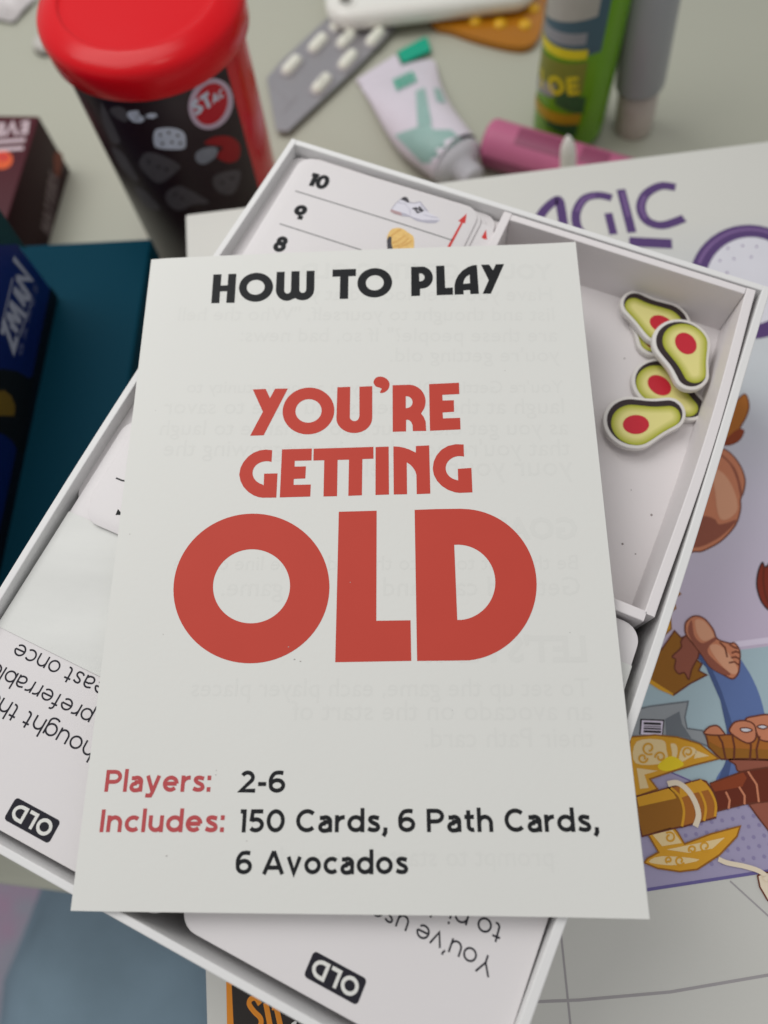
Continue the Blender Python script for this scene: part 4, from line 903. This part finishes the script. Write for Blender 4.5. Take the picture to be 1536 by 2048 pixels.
# ================================================================== BLISTER PACK (grey)
FOIL = mat('foil_grey', rgb(158, 156, 160), 0.35, 0.5, 0.05, 120, 0.25, 350); FOIL.node_tree.nodes['Principled BSDF'].inputs['Metallic'].default_value = .6
PILL = mat('pill_ivory', rgb(236, 227, 214), 0.35, 0.4)
POCK = mat('foil_pocket', rgb(150, 146, 150), 0.35, 0.5, 0.06, 200)
zq = lambda x, y: (480 + x * .3516, y * .3516)
bl = thing('blister_pack', 'silver grey blister pack of oval ivory tablets behind the red canister', 'blister pack', at(640, 130, 0) + Vector((0, 0, .001)))
zb1 = 0.004
BP = Plane(at(*zq(500, 400), zb1), at(*zq(800, 120), zb1) - at(*zq(250, 560), zb1), at(*zq(300, 250), zb1) - at(*zq(500, 560), zb1))
corn = [zq(150, 440), zq(230, 345), zq(520, 75), zq(700, -40), zq(900, 140), zq(640, 400), zq(270, 745), zq(205, 740)]
prism('foil_sheet', [BP.pt(*BP.px(*p)) for p in corn], 0.0028, 0.0038, FOIL, bl, .0003, 1)
def dome(name, pl, px, half, dirv, r, hgt, m, parent, n=20, base=None):
    c = Vector(pl.px(*px)); d = Vector(dirv).normalized(); e = Vector((-d.y, d.x)); vs, fs = [], []
    K = 5
    for j in range(K + 1):
        a = j / K * math.pi / 2; rr, zz_ = math.cos(a), math.sin(a) * hgt
        for i in range(n):
            t = i * 6.2832 / n; q = c + d * (half * (1 if math.cos(t) > 0 else -1) * (1 if abs(math.cos(t)) > 1e-3 else 0) + r * rr * math.cos(t)) + e * (r * rr * math.sin(t))
            vs.append(pl.pt(q.x, q.y, zz_))
    for j in range(K):
        for i in range(n): fs.append((j * n + i, j * n + (i + 1) % n, (j + 1) * n + (i + 1) % n, (j + 1) * n + i))
    fs.append([K * n + i for i in range(n)])
    return recalc(mesh(name, vs, fs, m, parent, smooth=True))
pdir = Vector(BP.px(*zq(640, 180))) - Vector(BP.px(*zq(560, 270)))
for x, y in ((295, 375), (445, 250), (605, 225), (770, 215), (615, 345), (465, 480), (565, 130), (705, 110)):
    pk = dome('pocket', BP, zq(x, y), .0042, pdir, .0046, .0012, POCK, bl)
    BP.o.z += .0006
    dome('pill', BP, zq(x, y), .0040, pdir, .0030, .0032, PILL, pk)
    BP.o.z -= .0006
strokes('foil_crease', BP, [(BP.pxs([zq(*p) for p in l]), 0.0004, False) for l in ([(180, 480), (290, 590), (330, 540)], [(240, 640), (300, 580)])], POCK, bl, 2)

# ================================================================== OINTMENT TUBE
TW_ = mat('tube_white', rgb(205, 198, 208), 0.38, 0.45, 0.05, 120, 0.3, 160); TG = mat('tube_green_pale', rgb(140, 172, 166), 0.4, .4, .08, 200); TGR = mat('tube_green', rgb(22, 158, 128), 0.4); TMET = mat('tube_shoulder', rgb(188, 186, 192), 0.3, .5)
tu = thing('ointment_tube', 'white and green squeezed ointment tube lying crimp end up the table', 'tube', at(840, 220, 0))
secs = []   # left px, right px, half thickness
for l, r, h in (((713, 162), (868, 110), .0012), ((722, 178), (873, 130), .0022), ((740, 205), (880, 165), .0055), ((762, 250), (895, 205), .0085), ((795, 302), (915, 240), .0105), ((835, 330), (935, 268), .0115), ((868, 352), (952, 292), .0115)):
    a, b = at(*l, h * .9), at(*r, h * .9); secs.append((a, b, h))
vs, fs, ids = [], [], []; n = 40
for a, b, h in secs:
    c = (a + b) / 2; d = (b - a) / 2
    for i in range(n):
        t = i * 6.2832 / n; wob = 1 + .04 * math.sin(3 * t + a.x * 300)
        q = c + d * math.cos(t); vs.append((q.x, q.y, max(.0004, h * (1 + math.sin(t) * wob))))
for j in range(len(secs) - 1):
    for i in range(n): fs.append((j * n + i, j * n + (i + 1) % n, (j + 1) * n + (i + 1) % n, (j + 1) * n + i))
    ids += [0] * n
fs.append(list(range(n))); ids.append(0)
tb_ = recalc(mesh('tube_body', vs, fs, TW_, tu, smooth=True, mats=[TW_]))
sm = tb_.modifiers.new('subd', 'SUBSURF'); sm.levels = 2; sm.render_levels = 2
def on_tube(px, py, lift=.0003):
    """point of the tube's upper skin seen at a pixel"""
    best = None
    r = ray(px, py)
    for k in range(60):
        z = .026 - k * .0004; q = EYE + r * ((z - HC) / r.z)
        for j in range(len(secs) - 1):
            a0, b0, h0 = secs[j]; a1, b1, h1 = secs[j + 1]
            c0_, c1_ = (a0 + b0) / 2, (a1 + b1) / 2; ax = Vector((c1_.x - c0_.x, c1_.y - c0_.y)); t = (Vector((q.x, q.y)) - Vector((c0_.x, c0_.y))).dot(ax) / ax.length_squared
            if -.05 <= t <= 1.05:
                a = a0.lerp(a1, t); b = b0.lerp(b1, t); h = h0 + (h1 - h0) * t; c = (a + b) / 2; d = (b - a) / 2
                w = (Vector((q.x, q.y)) - Vector((c.x, c.y))).dot(Vector((d.x, d.y))) / (d.x ** 2 + d.y ** 2)
                if abs(w) < 1 and z <= h * (1 + math.sqrt(1 - w * w)) + lift: return Vector((q.x, q.y, z + lift))
    return at(px, py, .006)
def tprint(name, quads, m):
    vs, fs = [], []
    for (a, b, c, d) in quads:
        N = 5; o = len(vs)
        for i in range(N + 1):
            for j in range(N + 1):
                u, v = i / N, j / N
                p = [(a[k] * (1 - u) + b[k] * u) * (1 - v) + (d[k] * (1 - u) + c[k] * u) * v for k in (0, 1)]
                vs.append(on_tube(480 + p[0] * .3516, p[1] * .3516))
        for i in range(N):
            for j in range(N): q = o + i * (N + 1) + j; fs.append((q, q + 1, q + N + 2, q + N + 1))
    return mesh(name, vs, fs, m, tu, smooth=True)
tprint('printed_bars', [((870 + k * 30, 455 - k * 14), (892 + k * 30, 445 - k * 14), (915 + k * 30, 505 - k * 14), (895 + k * 30, 517 - k * 14)) for k in range(4)], TGR)
tprint('printed_panel', [((1000, 520), (1050, 500), (1090, 700), (1010, 720)), ((880, 770), (1080, 700), (1180, 930), (1060, 960)), ((1090, 740), (1200, 740), (1300, 830), (1180, 920)), ((1100, 500), (1140, 510), (1170, 590), (1120, 580))], TG)
crimp = [at(*zq(x, y), .0022) for x, y in ((660, 462), (885, 318), (905, 352), (925, 395), (720, 520))]
prism('crimp', [(p.x, p.y) for p in crimp], .0012, .0034, TW_, tu, .0003, 1)
crg = [at(*zq(x, y), .0022) for x, y in ((893, 302), (1062, 212), (1088, 292), (925, 362))]
prism('crimp_end', [(p.x, p.y) for p in crg], .0012, .0032, TGR, tu, .0003, 1)
sA, sB, _h = secs[-1]; sc = (sA + sB) / 2; sdir = (sc - (secs[-3][0] + secs[-3][1]) / 2); sdir.z = 0; sdir.normalize(); sn = Vector((-sdir.y, sdir.x, 0)); RW = (sB - sA).length / 2
vs, fs = [], []
pr = [(0, 1.0), (.002, .99), (.005, .72), (.006, .5), (.0135, .47), (.0142, .4)]
for d, k in pr:
    for i in range(24):
        t = i * 6.2832 / 24; q = sc + sdir * d + sn * (RW * k * math.cos(t)); vs.append((q.x, q.y, .0106 + .0104 * k * math.sin(t)))
for j in range(len(pr) - 1):
    for i in range(24): fs.append((j * 24 + i, j * 24 + (i + 1) % 24, (j + 1) * 24 + (i + 1) % 24, (j + 1) * 24 + i))
fs.append([len(vs) - 24 + i for i in range(24)])
recalc(mesh('tube_cap', vs, fs, TMET, tu, smooth=True))

# ================================================================== PINK ROLL
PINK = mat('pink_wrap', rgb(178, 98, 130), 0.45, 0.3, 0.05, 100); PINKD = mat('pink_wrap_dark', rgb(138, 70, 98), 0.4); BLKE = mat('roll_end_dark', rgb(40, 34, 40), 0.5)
pr0, pr1 = at(975, 283, .0105), at(1268, 372, .0105); pd = (pr1 - pr0).normalized(); pn = Vector((-pd.y, pd.x, 0)); PL = (pr1 - pr0).length
roll = thing('pink_roll', 'pink wrapped roll lying in front of the green bottle', 'roll', ((pr0 + pr1) / 2) * 1 - Vector((0, 0, .0105)))
vs, fs, ids = [], [], []; n = 36; RR = .0105
st = [(-.001, .72), (0.0, .9), (.0015, .99), (.003, 1), (PL * .5, 1), (PL - .003, 1), (PL - .0015, .99), (PL, .9), (PL + .001, .72)]
for d, k in st:
    for i in range(n):
        t = i * 6.2832 / n; q = pr0 + pd * d + pn * (RR * k * math.cos(t)); vs.append((q.x, q.y, RR + RR * k * math.sin(t)))
for j in range(len(st) - 1):
    for i in range(n): fs.append((j * n + i, j * n + (i + 1) % n, (j + 1) * n + (i + 1) % n, (j + 1) * n + i)); ids.append(0)
fs.append(list(range(n))); ids.append(1); fs.append([len(vs) - n + i for i in range(n)]); ids.append(1)
recalc(mesh('wrapper', vs, fs, PINK, roll, smooth=True, mats=[PINK, BLKE], idx=ids))
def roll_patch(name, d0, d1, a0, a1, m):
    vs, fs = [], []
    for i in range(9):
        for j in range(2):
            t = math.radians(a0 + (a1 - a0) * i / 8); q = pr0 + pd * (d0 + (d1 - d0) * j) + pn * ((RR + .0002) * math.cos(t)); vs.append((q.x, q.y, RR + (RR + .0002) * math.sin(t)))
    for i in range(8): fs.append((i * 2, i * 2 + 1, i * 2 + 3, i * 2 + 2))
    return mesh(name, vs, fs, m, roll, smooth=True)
roll_patch('printed_panel', PL * .2, PL * .55, 75, 125, PINKD)
roll_patch('printed_panel', PL * .62, PL * .8, 75, 120, PINKD)
roll_patch('painted_shade_stripe', PL * .02, PL * .98, 172, 230, PINKD)  # darker pink paints in the shade on the roll's near underside

# ================================================================== GREEN BOTTLE
GL = mat('green_gel_bottle', rgb(104, 158, 22, 1.2), 0.15, 0.4, 0.1, 40); GL.node_tree.nodes['Principled BSDF'].inputs['Transmission Weight'].default_value = .2
bc = at(1134, 258, 0); RBt = .0170
bot = thing('gel_bottle', 'clear green gel bottle with yellow lettering, standing behind the pink roll', 'bottle', (bc.x, bc.y, 0))
CB = Cyl(bc.x, bc.y, RBt)
zt1 = .150
lathe('bottle_body', [(0, .0012), (RBt * .8, .0), (RBt * .97, .002), (RBt, .006), (RBt, .118), (RBt * .9, .126), (RBt * .5, .131), (RBt * .45, .134), (0, .134)], (bc.x, bc.y), GL, bot, 48)
lathe('bottle_cap', [(RBt * .55, .132), (RBt * .6, .133), (RBt * .6, zt1), (RBt * .5, zt1 + .002), (0, zt1 + .002)], (bc.x, bc.y), mat('bottle_cap_white', (.7, .7, .68), .4), bot, 40)
CB.R += .00025
def bband(name, p0, p1, zh, m, layer=1, n=14):
    """band printed round the bottle between two pixels, zh tall"""
    (s0, t0), (s1, t1) = CB.px(*p0), CB.px(*p1); vs, fs = [], []
    for i in range(n + 1):
        s = s0 + (s1 - s0) * i / n; t = t0 + (t1 - t0) * i / n
        vs += [CB.pt(s, t, layer * LAYER), CB.pt(s, t + zh, layer * LAYER)]
    for i in range(n): fs.append((2 * i, 2 * i + 2, 2 * i + 3, 2 * i + 1))
    return mesh(name, vs, fs, m, bot, smooth=True)
zk = lambda x, y: (1060 + x * 180 / 1229, y * 300 / 2048)
bm_ = lambda n, *c: mat('bottle_print_' + n, rgb(*c), .4, .4, .12, 120)
YB, OL, GY, DB, DG, WB_ = bm_('yellow', 205, 190, 24), bm_('olive', 116, 120, 40), bm_('grey', 132, 134, 138), bm_('blue', 62, 88, 100), bm_('darkgreen', 44, 84, 44), bm_('white', 158, 156, 148)
AMB = bm_('amber', 160, 132, 22)
zA = lambda x, y: CB.px(*zk(x, y))[1]
bband('label_blue', zk(190, 470), zk(1060, 700), .034, DB, 1)
bband('label_white', zk(200, 330), zk(860, 600), .005, GY, 2)
bband('label_top', zk(330, 150), zk(1050, 210), .03, WB_, 3)
bband('label_yellow', zk(190, 470), zk(860, 800), .0042, YB, 3)
bband('label_olive', zk(150, 1000), zk(760, 1290), .0155, OL, 1)
bband('label_green', zk(380, 1400), zk(760, 1560), .0085, DG, 2)
bband('label_grey', zk(130, 1110), zk(370, 1310), .0062, GY, 3)
bband('label_amber', zk(100, 1330), zk(700, 1690), .0055, AMB, 3)
bband('label_dark', zk(230, 1660), zk(640, 1860), .0075, DG, 1)
lettering('bottle_lettering', CB, 'ALOE', zk(150, 1040), zk(735, 1275), 0.0085, 0.15, YB, bot, layer=5, track=.14)

# ================================================================== GREY CYLINDER
GC = mat('grey_cap_plastic', rgb(146, 148, 152), 0.3, 0.5, 0.02); GN = mat('clear_pink_base', rgb(178, 168, 160), 0.3, .5)
gc = at(1266, 255, 0); RG = .0112
CG = Cyl(gc.x, gc.y, RG); zcap = CG.px(1268, 195)[1]
lip = thing('roll_on_stick', 'grey capped stick standing right of the green bottle', 'stick', (gc.x, gc.y, 0))
lathe('stick_base', [(0, 0), (RG * .78, 0), (RG * .82, .001), (RG * .82, zcap + .001), (0, zcap + .001)], (gc.x, gc.y), GN, lip, 36)
lathe('stick_cap', [(RG * .8, zcap), (RG * .97, zcap + .0005), (RG, zcap + .002), (RG, .098), (RG * .95, .1), (0, .1)], (gc.x, gc.y), GC, lip, 40)

lip.rotation_euler = (0, math.radians(-9), 0); bot.rotation_euler = (0, math.radians(-3), 0)

# ================================================================== ORANGE BLISTER
AMBER = mat('amber_blister', rgb(178, 112, 6, 1.0), 0.25, 0.5, 0.08, 60, coat=.3); BUMP = mat('amber_pocket', rgb(226, 172, 30, 1.0), 0.25, .5, .1, 200)
ob = thing('orange_blister', 'amber orange blister pack lying under the white case', 'blister pack', at(980, 40, 0))
oc = [at(x, y, .004) for x, y in spl([(852, -60), (862, 38), (905, 58), (965, 78), (1030, 92), (1062, 88), (1082, 62), (1090, 10), (1092, -60)], 4)]
prism('blister_sheet', [(p.x, p.y) for p in oc], 0, .004, AMBER, ob, .0006, 2)
OP = Plane(Vector((0.03, .36, .0041)), Vector((1, 0, 0)), Vector((0, 1, 0)))
for p in ((950, 42), (1000, 48), (1050, 50), (1066, 17), (1015, 10)): dome('pocket', OP, p, 0.0, (1, 0), .0036, .002, BUMP, ob, 18)

# ================================================================== WHITE CASE
CASE = mat('white_case_plastic', (0.86, 0.85, 0.80), 0.35, 0.4, 0.01, coat=.2)
zc1 = .0155
ca0, ca1 = at(700, 40, .0100), at(1040, 1, .0100); cd = (ca1 - ca0).normalized(); cn = Vector((-cd.y, cd.x, 0))
wc = thing('white_case', 'rounded white plastic case with a dark round hole, above the grey blister pack', 'case', (ca0 + cd * .05 + cn * .04) - Vector((0, 0, zc1 - .0)))
def cp(s, t): q = ca0 + cd * s + cn * t; return (q.x, q.y)
prism('case_body', [cp(*p) for p in rrect(-.012, -.004, .1, .075, .014, 8)], .0045, zc1, CASE, wc, .0052, 6)
for fx, fy in ((0.005, .012), (.085, .012), (.005, .062), (.085, .062)): lathe('foot', [(0, 0), (.004, 0), (.004, .0047), (0, .0047)], cp(fx, fy), GN, wc, 16)
hp = at(692, 2, zc1)
lathe('hole_rim', [(.0032, zc1 - .001), (.0034, zc1 + .0006), (.0046, zc1 + .0008), (.0052, zc1 + .0001)], (hp.x, hp.y), CASE, wc, 28)
lathe('hole', [(.0034, zc1 + .0004), (0, zc1 + .0003)], (hp.x, hp.y), mat('hole_dark', rgb(120, 118, 112), .6), wc, 24)

# ================================================================== SMALL WHITE NOZZLE BOTTLE behind the white box
NZ = mat('nozzle_white', rgb(222, 220, 214), 0.35, 0.5)
np_ = at(1156, 348, .02)
noz = thing('nozzle_bottle', 'small white pointed nozzle standing in front of the pink roll', 'nozzle', (np_.x, np_.y, 0))
lathe('bottle_body', [(0, 0), (.0085, 0), (.009, .001), (.009, .016), (.006, .02), (.0036, .0205)], (np_.x, np_.y), NZ, noz, 32)
noz.rotation_euler = (0, math.radians(-12), 0)
lathe('nozzle', [(.0036, .0200), (.0034, .032), (.0031, .0355), (.002, .0385), (.0008, .041), (0, .0415)], (np_.x, np_.y), NZ, noz, 28)

# ================================================================== TISSUE and SCRAP at the far left
TIS = mat('tissue', (0.72, 0.68, 0.68), 0.9, 0.1)
vs, fs = [], []; n = 12
t0, t1, t2, t3 = at(-70, 20, .004), at(22, 36, .004), at(70, -14, .004), at(-40, -70, .004)
for j in range(n + 1):
    for i in range(n + 1):
        u, v = i / n, j / n; q = (t0 * (1 - u) + t1 * u) * (1 - v) + (t3 * (1 - u) + t2 * u) * v
        e = min(u, 1 - u, v, 1 - v); q.z = .0015 + (.012 * min(1, e * 4)) * (0.6 + .5 * math.sin(u * 9 + v * 4) * math.cos(v * 7)) + random.uniform(0, .0015)
        vs.append(tuple(q))
for j in range(n):
    for i in range(n): a = j * (n + 1) + i; fs.append((a, a + 1, a + n + 2, a + n + 1))
ts = mesh('tissue', vs, fs, TIS, smooth=True); tagit(ts, 'crumpled white tissue left of the red canister', 'tissue')
sc_ = at(92, 90, .002)
scr = thing('bottle_top', 'small pale cap lying on the table left of the red canister', 'cap', (sc_.x, sc_.y, 0))
lathe('cap_shell', [(.0062, 0), (.0066, .0006), (.0062, .0042), (.0052, .005), (0, .0052)], (sc_.x, sc_.y), mat('cap_pale', rgb(186, 182, 176), .35), scr, 28)
lathe('cap_rim', [(.0068, .0004), (.0071, .0008), (.0071, .0014), (.0068, .0018)], (sc_.x, sc_.y), mat('cap_grey', rgb(96, 92, 84), .4), scr, 28)

# ================================================================== PERSON (knee in jeans under the table edge)
DEN = mat('denim', (0.30, 0.42, 0.51), 0.85, 0.2, 0.45, 16, 0.3, 600)
path = [((-.065, -.62, -.20), .088), ((-.10, -.45, -.205), .086), ((-.135, -.28, -.212), .080), ((-.160, -.17, -.218), .076), ((-.168, -.115, -.224), .074), ((-.172, -.085, -.245), .07), ((-.17, -.075, -.29), .06), ((-.17, -.08, -.40), .058), ((-.17, -.10, -.55), .052), ((-.17, -.105, -.70), .05)]
def leg(dx, dy):
    vs, fs = [], []; n = 28
    for k, (p, r) in enumerate(path):
        p = Vector(p) + Vector((dx, dy, 0)); a = Vector(path[max(0, k - 1)][0]); b = Vector(path[min(len(path) - 1, k + 1)][0]); d = (b - a).normalized()
        x = Vector((1, 0, 0)); y = d.cross(x).normalized(); x = y.cross(d)
        for i in range(n):
            t = i * 6.2832 / n; w = r * (1 + .03 * math.sin(5 * t + k * 1.3) + .02 * math.sin(9 * t + k * 2.1)); vs.append(p + x * (w * math.cos(t)) + y * (w * math.sin(t)))
    for k in range(len(path) - 1):
        for i in range(n): fs.append((k * n + i, k * n + (i + 1) % n, (k + 1) * n + (i + 1) % n, (k + 1) * n + i))
    fs.append(list(range(n))); fs.append([len(vs) - n + i for i in range(n)])
    return vs, fs
v1, f1 = leg(0, 0); v2, f2 = leg(.26, -.02)
# hips join both thighs into one body
h0 = len(v1) + len(v2); hv, hf = [], []
for k, (x, r) in enumerate(((-.16, .07), (-.05, .115), (.08, .125), (.21, .115), (.32, .07))):
    for i in range(20):
        t = i * 6.2832 / 20; hv.append((x, -.64 + r * math.cos(t), -.19 + r * math.sin(t)))
for k in range(4):
    for i in range(20): hf.append((h0 + k * 20 + i, h0 + k * 20 + (i + 1) % 20, h0 + (k + 1) * 20 + (i + 1) % 20, h0 + (k + 1) * 20 + i))
pv = list(v1) + list(v2) + hv; pf = f1 + [[i + len(v1) for i in f] for f in f2] + hf
pe = recalc(mesh('person', pv, pf, DEN, smooth=True))
tagit(pe, 'person sitting in faded blue jeans, knee below the table edge', 'person')
